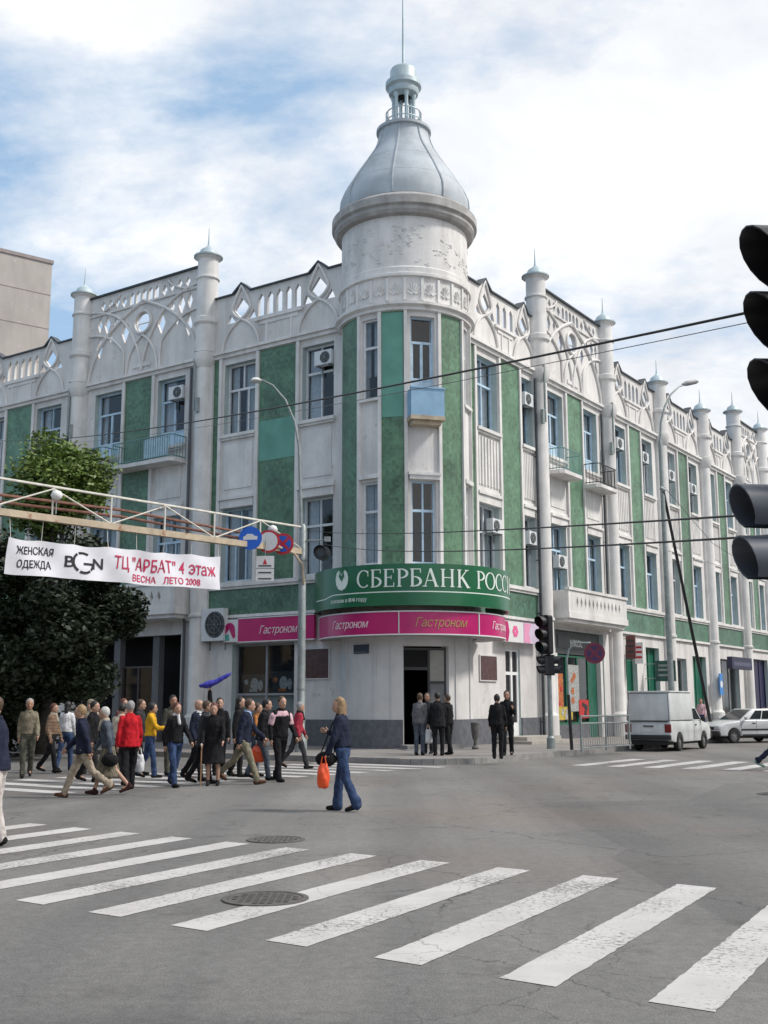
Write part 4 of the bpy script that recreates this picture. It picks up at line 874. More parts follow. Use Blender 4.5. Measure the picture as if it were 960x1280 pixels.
# air conditioners
ac_unit(FL, 8.0, 4.05, 'large white air conditioner above the shop window by the grey pillar', o=.0, w=1.15, h=1.25)
for F, t, z, lab in ((FL, 2.85, 14.3, 'air conditioner in the top floor window left of the tower'), (FL, 10.6, 14.2, 'air conditioner in the blue top window beside the left turret'), (FR, 7.5, 14.0, 'air conditioner under the first right hand turret, top floor'), (FR, 4.5, 8.2, 'air conditioner at the first floor window right of the tower'), (FR, 7.6, 8.1, 'air conditioner at the first floor window by the downpipe'), (FR, 10.3, 7.4, 'air conditioner below the right hand iron balconies'), (FR, 17.3, 14.0, 'air conditioner on the top floor just past the pointed gable'), (FR, 20.6, 13.9, 'air conditioner on the top floor by the low turret'), (FR, 24.4, 13.6, 'air conditioner on the top floor past the curved street lamp'), (FR, 27.9, 13.4, 'air conditioner high on the facade left of the black strut')): ac_unit(F, t, z, lab, o=-.22)
# ================================================================ posts, gantry, banner
lp = Vector((-2.62, 35.46, SW)); pole = thing('lamp_post', lp, 'tall grey lamp post at the pavement edge carrying the gantry and round signs', 'lamp post')
m = MB(); m.lathe((0, 0, 0), [(.20, 0), (.20, .5), (.13, .6), (.125, 3), (.115, 7.1), (.06, 7.2)], 14); m.build('pole', pole_m, pole, smooth=35)
m = MB(); pts = [(-.05, 0, 7.0), (-.10, 0, 8.6), (-.14, 0, 9.7), (-.30, 0, 10.6), (-.62, 0, 11.35), (-1.05, 0, 11.85), (-1.45, 0, 12.05)]; m.tube(pts, [.055, .05, .045, .04, .036, .034, .032], 8); m.build('lamp_arm', pole_m, pole, smooth=40)
m = MB(); m.lathe((-1.6, 0, 12.0), [(.001, .12), (.12, .09), (.2, 0), (.16, -.04), (.001, -.05)], 14); lh = m.build('lamp_head', mat('lamp_housing', (.55, .56, .55), .4), pole, smooth=40)
m = MB()
for z in (.9, 1.9, 5.35, 6.0): m.lathe((0, 0, 0), [(.125, z), (.14, z + .01), (.14, z + .07), (.12, z + .08)], 14)
m.build('clamp_band', pole_m, pole)
gd = Vector((-9.77 + 2.63, 27.88 - 35.46, 0)).normalized(); gn = Vector((-gd.y, gd.x, 0)); G = Fr((0, 0, 0), gd, gn)
gan = thing('sign_gantry', lp + Vector((0, 0, -SW)), 'rusty white lattice gantry spanning the street from the lamp post', 'gantry')
m = MB(); m.box(G, .12, 16.0, -.09, .09, 6.36, 6.54); m.build('bottom_beam', rust_m, gan)
LT = 10.75; H0, H1 = 7.25, 7.32
m = MB(); m.tube([G(.1, 0, H0), G(LT, 0, H1)], .035, 6); m.tube([G(LT, 0, H1), G(LT, 0, 6.5)], .035, 6); m.build('top_chord', whitesteel, gan, smooth=40)
ns = 6
for i in range(1, ns):
    s = LT * i / ns; m = MB(); m.tube([G(s, 0, 6.5), G(s, 0, H0 + (H1 - H0) * i / ns)], .028, 6); m.build('post', whitesteel, gan)
for i in range(ns):
    a, b = LT * i / ns, LT * (i + 1) / ns; up = i % 2 == 1; m = MB(); m.tube([G(a if not up else b, .02, 6.52), G(b if not up else a, .02, H0)], .022, 6); m.build('diagonal', whitesteel, gan)
for k, (o, z) in enumerate(((-.45, 6.75), (-.5, 6.95))): m = MB(); m.tube([G(2.2, o, z - .05), G(6.5, o, z + .1), G(LT + 2, o, z)], .04, 6); m.build('rust_pipe', rust2_m, gan, smooth=40)
m = MB(); m.tube([G(.05, .12, 5.4), G(.12, .13, 6.0), G(.5, .13, 6.35), G(1.2, .12, 6.5)], .04, 7); m.build('brace', rust_m, gan, smooth=40)
for s, z in ((1.35, 7.02), (8.9, 7.08)):
    fl = thing('flood_lamp', gan.location + G(s, .08, z), 'small round lamp on the gantry ' + ('near the lamp post' if s < 3 else 'near its left end'), 'lamp'); m = MB(); m.lathe((0, 0, 0), [(.001, -.14), (.11, -.10), (.16, 0), (.11, .10), (.001, .14)], 14); m.build('bulb', swhite, fl, smooth=True)
    m = MB(); m.tube([Vector((0, 0, -.10)), Vector((0, 0, -.5))], .02, 5); m.build('stem', pole_m, fl)
# banner
ban = thing('street_banner', gan.location, 'white cloth banner with black and red advertising hanging under the gantry', 'banner')
def bpt(s, o, z): return G(s, .02 + .07 * math.sin(s * 1.7 + z * 1.5) + .035 * math.sin(s * 4.3 - z * 4) + .015 * math.sin(s * 9 + z * 7), z + .012 * math.sin(s * 3)) + gn * o
s0, s1 = 3.39, 10.21
def bz(s, v): # top/bottom edges in perspective-true metres
    u = (s - s0) / (s1 - s0); top = 5.98 + (5.83 - 5.98) * u - .035 * abs(math.sin(math.pi * u * 7)) - .03 * math.sin(math.pi * u); bot = 4.98 + (4.90 - 4.98) * u - .02 * math.sin(math.pi * u); return bot + (top - bot) * v
m = MB(); nx, nz = 60, 6; idx = lambda i, j: i * (nz + 1) + j
m.add([bpt(s0 + (s1 - s0) * i / nx, 0, bz(s0 + (s1 - s0) * i / nx, j / nz)) for i in range(nx + 1) for j in range(nz + 1)], [(idx(i, j), idx(i + 1, j), idx(i + 1, j + 1), idx(i, j + 1)) for i in range(nx) for j in range(nz)])
m.build('cloth', bannerw, ban, smooth=True)
SGN = 1 if gn.y > 0 else -1   # camera side of the cloth
def bf(t, o, z):              # t metres rightwards from the left end as seen by the viewer
    s = s1 - t; return bpt(s, -SGN * (o + .012), bz(s, z))
for s_, size, t, v, mt, sx, lab in (('ЖЕНСКАЯ', .30, .82, .60, ink_black, 1.12, 0), ('ОДЕЖДА', .30, .82, .22, ink_black, 1.0, 0), ('B', .46, 1.80, .34, ink_black, .27, 0), ('N', .46, 2.66, .34, ink_black, .30, 0), ('ТЦ "АРБАТ" 4 этаж', .52, 4.88, .40, ink_red, 3.5, 0), ('ВЕСНА   ЛЕТО 2008', .27, 4.95, .08, ink_red, 2.3, 0)):
    m = MB(); put2d(m, text2d(s_, size, .004, bold=.004, width=sx), None, 0, t=t, z=v, f=lambda t_, o_, z_, v=v: bf(t_, o_, v + (z_ - v))); m.build('lettering', mt, ban)
m = MB()
for a0, a1 in ((60, 115), (125, 235), (245, 310), (318, 352)):
    pl = arc_pts(2.22, .50, .33, a0, a1, 10); pi = arc_pts(2.22, .50, .26, a1, a0, 10); put2d(m, curve2d([pl + pi], .004), None, 0, f=bf)
put2d(m, curve2d([[(2.22, .44), (2.52, .44), (2.52, .51), (2.22, .51)]], .004), None, 0.002, f=bf); m.build('ring_letter', ink_black, ban)
m = MB()
for s in [s0 + .05 + i * (s1 - s0 - .1) / 7 for i in range(8)]: m.tube([bpt(s, 0, bz(s, 1)), G(s, 0, 6.40)], .008, 4)
m.build('tie_rope', whitesteel, ban)
# round traffic signs on the gantry
def round_sign(loc, r, label, face, extra, nrm=Vector((-.12, -1, 0)), ry=None):
    g = thing('traffic_sign', loc, label, 'traffic sign'); n = nrm.normalized(); F = Fr((0, 0, 0), Vector((-n.y, n.x, 0)), n)
    if F.t.x < 0: F.t = -F.t
    m = MB(); m.disc(F, 0, 0, r, 0, .02, 28); m.build('plate', face, g)
    for k, (kind, mt, a) in enumerate(extra):
        m = MB()
        if kind == 'disc': m.disc(F, a[0], a[1], a[2], .02, .024 + .002 * k, 26)
        elif kind == 'bar': q = bar(a[0], a[1], a[2]); m.prism(F, q, .02, .024 + .002 * k)
        elif kind == 'poly': put2d(m, curve2d([a], .004), F, .024 + .002 * k)
        m.build('symbol', mt, g)
    m = MB(); m.tube([F(0, -.01, -r), F(0, -.03, 0), F(0, -.01, r)], .02, 5); m.build('mount', pole_m, g); return g
gl = gan.location
car_sym = [(-.22, -.05), (.22, -.05), (.22, .06), (.13, .07), (.06, .13), (-.10, .13), (-.17, .06), (-.22, .05)]
round_sign(Vector((-4.09, 33.68, 6.63)) , .36, 'blue round traffic sign with a white symbol on the gantry', sblue, [('poly', swhite, car_sym)])
round_sign(Vector((-3.59, 34.2, 6.605)), .36, 'white round traffic sign with a red rim on the gantry', sred, [('disc', swhite, (0, 0, .29))])
round_sign(Vector((-3.18, 34.65, 6.59)), .34, 'red and blue no stopping sign on the gantry beside the post', sred, [('disc', sblue, (0, 0, .26)), ('bar', sred, ((-.18, .18), (.18, -.18), .08)), ('bar', sred, ((-.18, -.18), (.18, .18), .08))])
for z, h, lab, k in ((5.76, .38, 'white plate with a small red triangle under the round signs', 0), (5.36, .38, 'lower white plate with dark lines under the round signs', 1)):
    g = thing('sign_plate', (-3.68, 34.12, z), lab, 'traffic sign'); m = MB(); m.box(ID, -.28, .28, -.01, .01, 0, h); m.build('plate', swhite, g)
    m = MB()
    if k == 0: m.prism(ID, [(-.07, .12), (.07, .12), (0, .30)], -.016, -.01)
    else: m.box(ID, -.2, .2, -.016, -.01, .24, .28)
    m.build('symbol', sred if k == 0 else black_m, g); m = MB(); m.box(ID, -.2, .2, -.016, -.01, .05, .09); m.build('symbol', black_m, g)
    m = MB(); m.tube([(0, .02, h), (0, .03, h + .5)], .015, 5) if k == 0 else m.tube([(0, .02, h), (0, .02, h + .05)], .015, 5); m.build('hanger', pole_m, g)
# signal heads ----------------------------------------------------
lens_r, lens_y, lens_g = mat('lens_red', (.05, .008, .01), .25), mat('lens_amber', (.05, .03, .01), .25), mat('lens_green', (.008, .035, .025), .25)
def visor(m, c, d, r, L, n=18, cut=.55):
    """tunnel visor: longer at the top, thin wall"""
    d = d.normalized(); sx = d.cross(ZV).normalized(); vs = []; k = n
    for rr in (r, r - .008):
        for e in (0, 1):
            for i in range(k):
                a = 2 * math.pi * i / k; up = math.sin(a); ln = L * (1 - (1 - cut) * (0.5 - .5 * up) ** 1.2) if up < .9 else L
                vs.append(c + (sx * math.cos(a) + ZV * up) * rr * (1.0 if e == 0 else .97) + d * (ln if e else 0))
    fs = []
    gap = {i for i in range(k) if math.sin(2 * math.pi * (i + .5) / k) < -.80}
    for i in range(k):
        j = (i + 1) % k
        if i in gap: continue
        fs += [(i, j, k + j, k + i), (2 * k + j, 2 * k + i, 3 * k + i, 3 * k + j), (k + i, k + j, 3 * k + j, 3 * k + i)]
    m.add(vs, fs)
def signal(parent, c, d, n, pitch, r, L, lenses, mt=None, cut=.55, depth=.22, vm=None):
    mt = mt or black_m; d = d.normalized(); sx = Vector((-d.y, d.x, 0)); F = Fr(c, sx, d); w = r * 1.15
    m = MB(); q = [(-w, -.02), (w, -.02), (w, n * pitch + .02), (-w, n * pitch + .02)]; q = [(-w + .05, -.02), (w - .05, -.02), (w, .03), (w, n * pitch - .03), (w - .05, n * pitch + .02), (-w + .05, n * pitch + .02), (-w, n * pitch - .03), (-w, .03)]
    m.prism(F, q, -depth, 0); hs = m.build('housing', mt, parent)
    for i in range(n):
        z = (i + .5) * pitch; m = MB(); m.disc(F, 0, z, r * .86, 0, .02, 20); mk('lens', m.mesh('lens', lenses[i]), hs)
        m = MB(); visor(m, F(0, 0, z), d, r, L, cut=cut); mk('visor', m.mesh('visor', vm or mt, smooth=40, fix=False), hs)
    return hs
t = thing('traffic_light', (5.5, 37.5, SW), 'black traffic light on a slim grey pole at the kerb corner', 'traffic light')
m = MB(); m.lathe((0, 0, 0), [(.14, 0), (.14, .35), (.085, .42), (.075, 2.2), (.07, 4.4), (.001, 4.42)], 12); m.build('pole', pole_m, t, smooth=35)
signal(t, Vector((-.16, -.10, 3.12)), Vector((-.75, -.66, 0)), 3, .42, .19, .30, [lens_g, lens_y, lens_r])
signal(t, Vector((-.16, .02, 2.42)), Vector((-1, -.1, 0)), 2, .32, .14, .26, [lens_g, lens_r]); signal(t, Vector((.18, -.02, 2.42)), Vector((1, -.25, 0)), 2, .32, .14, .24, [lens_g, lens_r])
t = thing('traffic_light', (2.42, 5.5, 0), 'large dark traffic light cut off by the right edge of the view', 'traffic light')
m = MB(); m.lathe((0, 0, 0), [(.14, 0), (.14, .4), (.08, .5), (.075, 4.3), (.001, 4.32)], 14); m.build('pole', pole_m, t, smooth=35)
signal(t, Vector((-.24, -.2, 2.92)), Vector((-1, -.10, 0)), 3, .345, .165, .37, [lens_g, lens_y, lens_r], cut=.42)
signal(t, Vector((-.38, -.2, 2.14)), Vector((-1, -.16, 0)), 2, .25, .112, .36, [lens_g, lens_r], cut=.80, vm=mat('visor_skylit', (.085, .095, .12), .45))  # lower visors tinted lighter to carry sky light on their tops
m = MB()
for z in (2.3, 3.1, 3.9): m.tube([(0, 0, z), (-.3, -.2, z)], .03, 6)
m.build('bracket', pole_m, t)
t = thing('signal_lamp', lp + Vector((.12, -.05, 6.25)), 'black round signal lamp on a bracket right of the lamp post', 'signal lamp')
m = MB(); m.tube([(-.1, 0, .4), (.75, -.05, .42)], .025, 6); m.tube([(.5, -.05, .42), (.5, -.1, .2)], .03, 6); m.box(ID, .58, .78, -.12, 0, .36, .52); m.build('bracket', pole_m, t)
m = MB(); F = Fr((.5, -.1, 0), (1, 0, 0), (-.2, -1, 0)); m.disc(F, 0, 0, .24, -.15, .05, 22); m.build('housing', black_m, t); m = MB(); m.disc(F, 0, 0, .13, .05, .07, 18); m.build('lens', mat('lens_dark', (.03, .03, .04), .2), t)
m = MB(); visor(m, F(0, .05, 0), Vector((-.2, -1, 0)), .22, .22); m.build('visor', black_m, t, smooth=40)
# no stopping sign on a crooked post
sdred = mat('sign_dull_red', (.17, .02, .045), .5, var=.2, vs=6)  # darker, duller red than the gantry signs
sp = Vector((6.0, 36.4, SW)); t = thing('sign_post', sp, 'thin curved post, black below and grey above, by the low railing', 'sign post')
m = MB(); m.tube([(0, 0, 0), (-.06, 0, 1.75)], .055, 8); m.build('lower_pole', black_m, t, smooth=40)
m = MB(); m.tube([(-.06, 0, 1.75), (-.07, 0, 2.9), (0, 0, 3.2), (.2, 0, 3.42), (.72, 0, 3.42)], .03, 8); m.build('upper_pole', pole_m, t, smooth=40)
round_sign(sp + Vector((.82, -.06, 3.08)), .34, 'round red no stopping sign hanging from the curved post', sdred, [('disc', mat('sign_purple', (.06, .02, .09), .5), (0, 0, .25)), ('bar', sdred, ((-.17, .17), (.17, -.17), .08)), ('bar', sdred, ((-.17, -.17), (.17, .17), .08))], nrm=Vector((-.2, -1, 0)))
# low railing by the kerb
f0 = Vector((6.05, 34.9, SW)); rl = thing('pedestrian_railing', f0, 'low grey pedestrian railing with vertical bars beside the van', 'railing'); G2 = Fr((0, 0, 0), (dR + nR * .10).normalized(), nR); LR = 3.1
for s in (0, LR / 2, LR): m = MB(); m.tube([G2(s, 0, 0), G2(s, 0, 1.12)], .035, 8); m.build('post', pole_m, rl, smooth=40)
for z in (1.08, .86, .12): m = MB(); m.tube([G2(0, 0, z), G2(LR, 0, z)], .025, 6); m.build('rail', pole_m, rl)
br_ = MB(); br_.tube([(0, 0, .12), (0, 0, .86)], .011, 5); brm = br_.mesh('bar', mat('railing_bar', (.30, .30, .29), .5))
for i in range(1, 22):
    if i % 11: mk('bar', brm, rl, Matrix.Translation(G2(LR * i / 22, 0, 0)))
# litter bin
t = thing('litter_bin', (2.98, 37.3, SW), 'small dark urn shaped litter bin against the tower plinth', 'litter bin'); m = MB(); m.lathe((0, 0, 0), [(.11, 0), (.115, .06), (.06, .12), (.05, .25), (.10, .38), (.13, .62), (.135, .80), (.115, .82), (.105, .6)], 16); m.build('urn', iron_m, t, smooth=35); m = MB(); m.lathe((0, 0, 0), [(.135, .80), (.15, .82), (.15, .86), (.13, .87)], 16); m.build('rim', iron_m, t)
# right street lamp with strut
rp = AX + nR * 6.1 + dR * 9.8; rp.z = SW
t = thing('street_lamp', rp, 'grey street lamp with curved arm further along the right hand street', 'street lamp'); G3 = Fr((0, 0, 0), dR, nR)
m = MB(); m.lathe((0, 0, 0), [(.17, 0), (.17, .5), (.13, .6), (.11, 5), (.085, 12.0), (.05, 12.2)], 12); m.build('pole', pole_m, t, smooth=35)
m = MB(); m.tube([(0, 0, 12.0), (.08, .04, 12.9), (.28, .1, 13.6), (.62, .3, 14.2), (1.05, .5, 14.6), (1.4, .7, 14.75)], [.05, .048, .045, .04, .035, .03], 8); m.build('lamp_arm', pole_m, t, smooth=40)
m = MB(); m.tube([(1.2, .6, 14.70), (1.4, .7, 14.78), (1.85, .9, 14.92), (2.0, 1.0, 14.95)], [.05, .11, .10, .03], 8); m.build('lamp_head', mat('lamp_head_grey', (.22, .22, .23), .5), t, smooth=40)
m = MB(); m.tube([(0, 0, 10.3), (3.0, 3.6, 8.4), (6.5, 7.4, 7.4)], .012, 4); m.build('guy_wire', wire2_m, t)
t = thing('steel_strut', rp + Vector((.0, -.1, 10.1)), 'long black steel strut leaning from the street lamp down to the car', 'strut')
m = MB(); m.tube([(0, 0, 0), (2.64, 3.8, -10.0)], [.06, .075], 8); m.build('rod', black_m, t, smooth=40); m = MB(); m.tube([(-.1, 0, .05), (.1, 0, -.08)], .09, 8); m.build('collar', pole_m, t)
# overhead wires
def wire(a, b, sag, label, r=.010, mt=None, n=28):
    a, b = Vector(a), Vector(b); m = MB(); m.tube([a.lerp(b, i / n) - ZV * sag * 4 * (i / n) * (1 - i / n) - a for i in range(n + 1)], r, 5)
    o = m.build('overhead_wire', mt or wire_m, loc=a, smooth=True); tag(o, label, 'wire', 'overhead wires')
wire((-14.6, 37.9, 10.85), (2.35, 5.5, 3.68), .38, 'thick black wire crossing the whole facade from the left tree', .009)
wire((-14.6, 37.9, 10.78), (2.38, 5.5, 3.63), .42, 'thin grey wire just below the thick one at the right', .003, wire2_m)
wire(lp + Vector((.1, 0, 7.0)), (2.36, 5.5, 2.55), .12, 'upper black wire running right from the lamp post', .008)
wire(lp + Vector((.1, 0, 6.68)), (2.38, 5.5, 2.44), .22, 'lower black wire running right from the lamp post', .008)
wire(rp + Vector((0, 0, 7.6)), AX + nR * 7.5 + dR * 60 + ZV * 9, .4, 'thin wire along the right hand street', .010, wire2_m)
# ================================================================ trees, background block
def leafmat(name, c):
    m = mat(name, c, .55, var=.45, vs=1.6); return m
def tree(x, y, z0, rx, ry, rz, cz, n, leaf, label, mt, group=None, seed=1, trunk_r=.2):
    rnd = random.Random(seed); t = thing('broadleaf_tree', (x, y, z0), label, 'tree', group); wood = mat('bark', (.045, .038, .032), .9, var=.3, vs=8, bump=.5)
    clumps = []
    for _ in range(46):
        while True:
            p = Vector((rnd.uniform(-1, 1), rnd.uniform(-1, 1), rnd.uniform(-1, 1)))
            if .35 < p.length < 1: break
        k = rnd.uniform(.86, 1.08); clumps.append((Vector((p.x * rx * k, p.y * ry * k, cz + p.z * rz * k)), rnd.uniform(.55, 1.05)))
    m = MB(); m.tube([(0, 0, 0), (.05, .02, cz * .35), (-.06, .05, cz * .7), (.03, 0, cz)], [trunk_r, trunk_r * .8, trunk_r * .65, trunk_r * .4], 9); m.build('trunk', wood, t, smooth=True)
    m = MB()
    for c, r in clumps[:26]:
        b = Vector((0, 0, cz * rnd.uniform(.35, .9))); m.tube([b, b.lerp(c, .5) + ZV * rnd.uniform(0, .5), c], [trunk_r * .35, trunk_r * .2, .02], 5)
    m.build('limb', wood, t, smooth=True)
    vs, fs = [], []
    for _ in range(n):
        c, r = clumps[rnd.randrange(len(clumps))]
        d = Vector((rnd.gauss(0, 1), rnd.gauss(0, 1), rnd.gauss(0, 1))).normalized() * r * rnd.random() ** .45
        p = c + Vector((d.x, d.y, d.z * .8)); a = Vector((rnd.gauss(0, 1), rnd.gauss(0, 1), rnd.gauss(0, .5))).normalized(); b = a.cross(Vector((rnd.gauss(0, 1), rnd.gauss(0, 1), rnd.gauss(0, 1)))).normalized(); s = leaf * rnd.uniform(.6, 1.3)
        k = len(vs); vs += [p - a * s, p + b * s * .5, p + a * s, p - b * s * .5]; fs.append((k, k + 1, k + 2, k + 3))
    me = bpy.data.meshes.new('crown'); me.from_pydata([tuple(v) for v in vs], [], fs); me.materials.append(mt); mk('crown', me, t)
    return t
lf1 = leafmat('leaf_shaded', (.016, .027, .011)); lf2 = leafmat('leaf_fresh', (.11, .17, .03))  # first leaf green darkened to carry the shade inside dense crowns
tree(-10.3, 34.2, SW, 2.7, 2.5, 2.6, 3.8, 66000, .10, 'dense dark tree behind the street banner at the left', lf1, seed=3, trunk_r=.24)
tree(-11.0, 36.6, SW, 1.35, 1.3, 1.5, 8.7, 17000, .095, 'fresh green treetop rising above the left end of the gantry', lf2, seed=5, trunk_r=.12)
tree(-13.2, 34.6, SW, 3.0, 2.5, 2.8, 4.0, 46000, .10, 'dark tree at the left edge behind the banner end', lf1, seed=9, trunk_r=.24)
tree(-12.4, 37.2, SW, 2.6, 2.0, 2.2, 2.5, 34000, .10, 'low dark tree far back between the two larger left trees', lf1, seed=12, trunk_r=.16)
bgb = thing('apartment_block', (-28.3, 90, 0), 'tall blank pinkish beige block rising beyond the roof at the left', 'building'); bw = mat('beige_panel', (.43, .395, .365), .85, var=.10, vs=.25, bump=.1, streak=.25, peel=(.48, .44, .42))
m = MB(); Gb = Fr((0, 0, 0), Vector((-.80, -.60, 0)), Vector((.60, -.80, 0))); m.box(Gb, 0, 18, -20, 0, 0, 38.8); m.build('wall', bw, bgb)
m = MB(); m.box(Gb, -.1, 18.1, -20.1, .1, 38.8, 39.1); m.build('parapet_cap', mat('beige_cap', (.30, .26, .25), .8), bgb)
m = MB(); m.box(Gb, 5.0, 16, -12, .4, 39.0, 41.0); m.build('stair_tower', bw, bgb)
for k in range(1, 13): m = MB(); m.box(Gb, .02, 17.98, 0, .03, k * 3 - .03, k * 3 + .03); m.build('panel_joint', mat('beige_joint', (.34, .30, .28), .9), bgb)

def unseen_house(name, label, F, t0, t1, h, depth, mt, floors=3):  # houses out of view, added to block low sky and give reflections
    o = thing(name, F(t0, 0, 0), label, 'building'); G = Fr((0, 0, 0), F.t, F.n); L = t1 - t0; ops = []; n = int(L / 3.4)
    for k in range(n):
        c = (k + .5) * L / n
        for fl in range(floors): z = 1.2 + fl * (h - 1) / floors; ops.append((c - .65, c + .65, z, z + 2.1))
    m = wall_grid(G, 0, L, 0, h, ops, .3); m.box(G, 0, L, -depth, -.5, 0, h - .2, 0); m.build('wall', [mt, mt], o)
    for a, b, c, d in ops: q = MB(); q.box(G, a, b, -.32, -.26, c, d); q.build('window', cglass0, o)
    m = MB(); m.box(G, -.2, L + .2, -depth - .2, .35, h, h + .35); m.build('cornice', plaster2, o)
cglass0 = mat('street_glass', (.02, .025, .03), .08, spec=.6)
hm1, hm2 = mat('ochre_render', (.36, .29, .20), .85, var=.12, vs=.6, streak=.3), mat('grey_render', (.27, .27, .27), .85, var=.12, vs=.6, streak=.3)
unseen_house('unseen_house', 'added out-of-view ochre three-storey house across the left hand street', Fr(AX + nL * 29, dL, -nL), -5, 45, 9.0, 12, hm1)
unseen_house('unseen_house', 'added out-of-view grey three-storey house across the right hand street', Fr(AX + nR * 23, dR, -nR), 0, 60, 9.0, 12, hm2)
unseen_house('unseen_house', 'added out-of-view ochre corner house on the pavement behind the viewer', Fr(AX + nR * 26 + nL * 46, dL, -nL), 0, 34, 9.5, 12, hm1)
# ================================================================ vehicles
carw = mat('car_white_paint', (.56, .57, .58), .32, var=.07, vs=2, coat=.4); van_p = mat('van_grey_white', (.58, .60, .60), .42, var=.10, vs=2, streak=.45); tyre_m = mat('tyre_rubber', (.02, .02, .021), .85); rim_m = mat('wheel_rim', (.32, .32, .33), .4, metal=.6)
cglass = mat('car_glass', (.015, .018, .02), .06, spec=.7); bump_m = mat('bumper_black', (.02, .02, .022), .6); tail_m = mat('tail_light', (.16, .012, .012), .25); head_m = mat('head_light', (.5, .52, .54), .15); seam_m = mat('panel_gap', (.05, .05, .05), .8); plate_m = mat('number_plate', (.6, .6, .6), .5)
def bevel_mesh(me, w, seg=2):
    bm = bmesh.new(); bm.from_mesh(me); bmesh.ops.remove_doubles(bm, verts=bm.verts, dist=1e-5); bmesh.ops.bevel(bm, geom=[e for e in bm.edges if len(e.link_faces) == 2 and e.calc_face_angle(0) > .5], offset=w, segments=seg, affect='EDGES', profile=.5, clamp_overlap=True)
    bmesh.ops.recalc_face_normals(bm, faces=bm.faces); bm.to_mesh(me); bm.free(); me.polygons.foreach_set('use_smooth', [True] * len(me.polygons)); me.set_sharp_from_angle(angle=R(35)); return me
SD = Fr((0, 0, 0), (0, 1, 0), (1, 0, 0))     # side frame: t = forward, o = right
def arch(cy_, r, n=8, z0=.30): return [(cy_ - r * math.cos(math.pi * i / n), z0 + r * math.sin(math.pi * i / n) * 1.0) for i in range(n + 1)]
def hexa(m, b, t):  # b, t: (y0,y1,halfw,z)
    vs = [(-b[2], b[0], b[3]), (b[2], b[0], b[3]), (b[2], b[1], b[3]), (-b[2], b[1], b[3]), (-t[2], t[0], t[3]), (t[2], t[0], t[3]), (t[2], t[1], t[3]), (-t[2], t[1], t[3])]
    m.add(vs, [(3, 2, 1, 0), (4, 5, 6, 7), (0, 1, 5, 4), (1, 2, 6, 5), (2, 3, 7, 6), (3, 0, 4, 7)]); return [Vector(v) for v in vs]
def subq(q, u0, u1, v0, v1, off, cen):
    f = lambda u, v: (q[0].lerp(q[1], u)).lerp(q[3].lerp(q[2], u), v); P = [f(u0, v0), f(u1, v0), f(u1, v1), f(u0, v1)]; n = (P[1] - P[0]).cross(P[3] - P[0]).normalized()
    if n.dot(P[0] - cen) < 0: n = -n
    return [p + n * off for p in P] + [p - n * .01 for p in P]
def slab(q, u0, u1, v0, v1, off, cen, name, mt, parent):
    P = subq(q, u0, u1, v0, v1, off, cen); m = MB(); m.add(P, [(0, 1, 2, 3), (4, 5, 6, 7), (0, 1, 5, 4), (1, 2, 6, 5), (2, 3, 7, 6), (3, 0, 4, 7)]); return m.build(name, mt, parent)
def wheel(parent, x, y, r=.29, w=.17):
    s = 1 if x > 0 else -1; m = MB(); prof = [(r * .62, -w / 2), (r * .93, -w / 2), (r, -w * .3), (r, w * .3), (r * .93, w / 2), (r * .62, w / 2), (r * .62, -w / 2)]; n = 22; vs, fs = [], []
    for rr, xx in prof:
        for j in range(n): a = 2 * math.pi * j / n; vs.append((xx, rr * math.cos(a), rr * math.sin(a)))
    for i in range(len(prof) - 1):
        for j in range(n): fs.append((i * n + j, i * n + (j + 1) % n, (i + 1) * n + (j + 1) % n, (i + 1) * n + j))
    m.add(vs, fs); wh = m.build('wheel', tyre_m, parent, smooth=40); wh.location = (x, y, r)
    m = MB(); F = Fr((0, 0, 0), (0, 1, 0), (s, 0, 0)); m.disc(F, 0, 0, r * .62, -.02, w * .32, 18); m.disc(F, 0, 0, r * .2, w * .32, w * .42, 12)
    for k in range(6): a = k * math.pi / 3; m.disc(F, r * .4 * math.cos(a), r * .4 * math.sin(a), .03, w * .30, w * .335, 8, mi=1)
    mk('rim', m.mesh('rim', [rim_m, seam_m]), wh)
def bx(parent, name, mt, x0, x1, y0, y1, z0, z1, bev=0):
    m = MB(); m.box(ID, x0, x1, y0, y1, z0, z1); o = m.build(name, mt, parent)
    if bev: bevel_mesh(o.data, bev)
    return o
# --- delivery van
vp = AX + nR * 7.42 + dR * 3.75; van = thing('delivery_van', (vp.x, vp.y, 0), 'white delivery van with a tall box body parked beside the railing', 'van', rz=-YAW)
W2 = .80; pr = [(.02, .42), (0, .62), (.03, 1.0), (2.5, 1.0), (3.3, .98), (4.0, .86), (4.14, .70), (4.16, .38), (3.72, .33)] + arch(3.38, .34)[::-1][0:0]
low = [(.02, .40), (.0, .62), (.04, 1.02), (3.30, 1.0), (3.95, .88), (4.14, .72), (4.16, .36)] + [(y, z) for y, z in arch(3.42, .35)[::-1]] + [(y, z) for y, z in arch(.92, .35)[::-1]] + [(.30, .33)]
m = MB(); m.prism(SD, low, -W2, W2); me = bevel_mesh(m.mesh('body', van_p), .035); mk('body', me, van)
m = MB(); hv = hexa(m, (.03, 2.36, .80, 1.03), (.14, 2.30, .74, 2.02)); mk('cargo_box', bevel_mesh(m.mesh('cargo_box', van_p), .04), van)
m = MB(); m.box(ID, -.78, .78, .10, 2.34, 2.0, 2.045); o = m.build('roof_rim', mat('van_roof', (.66, .68, .68), .4), van); bevel_mesh(o.data, .015)
cen = Vector((0, 1.2, 1.4)); rear = [hv[0], hv[1], hv[5], hv[4]]; rs = [hv[1], hv[2], hv[6], hv[5]]; ls = [hv[3], hv[0], hv[4], hv[7]]
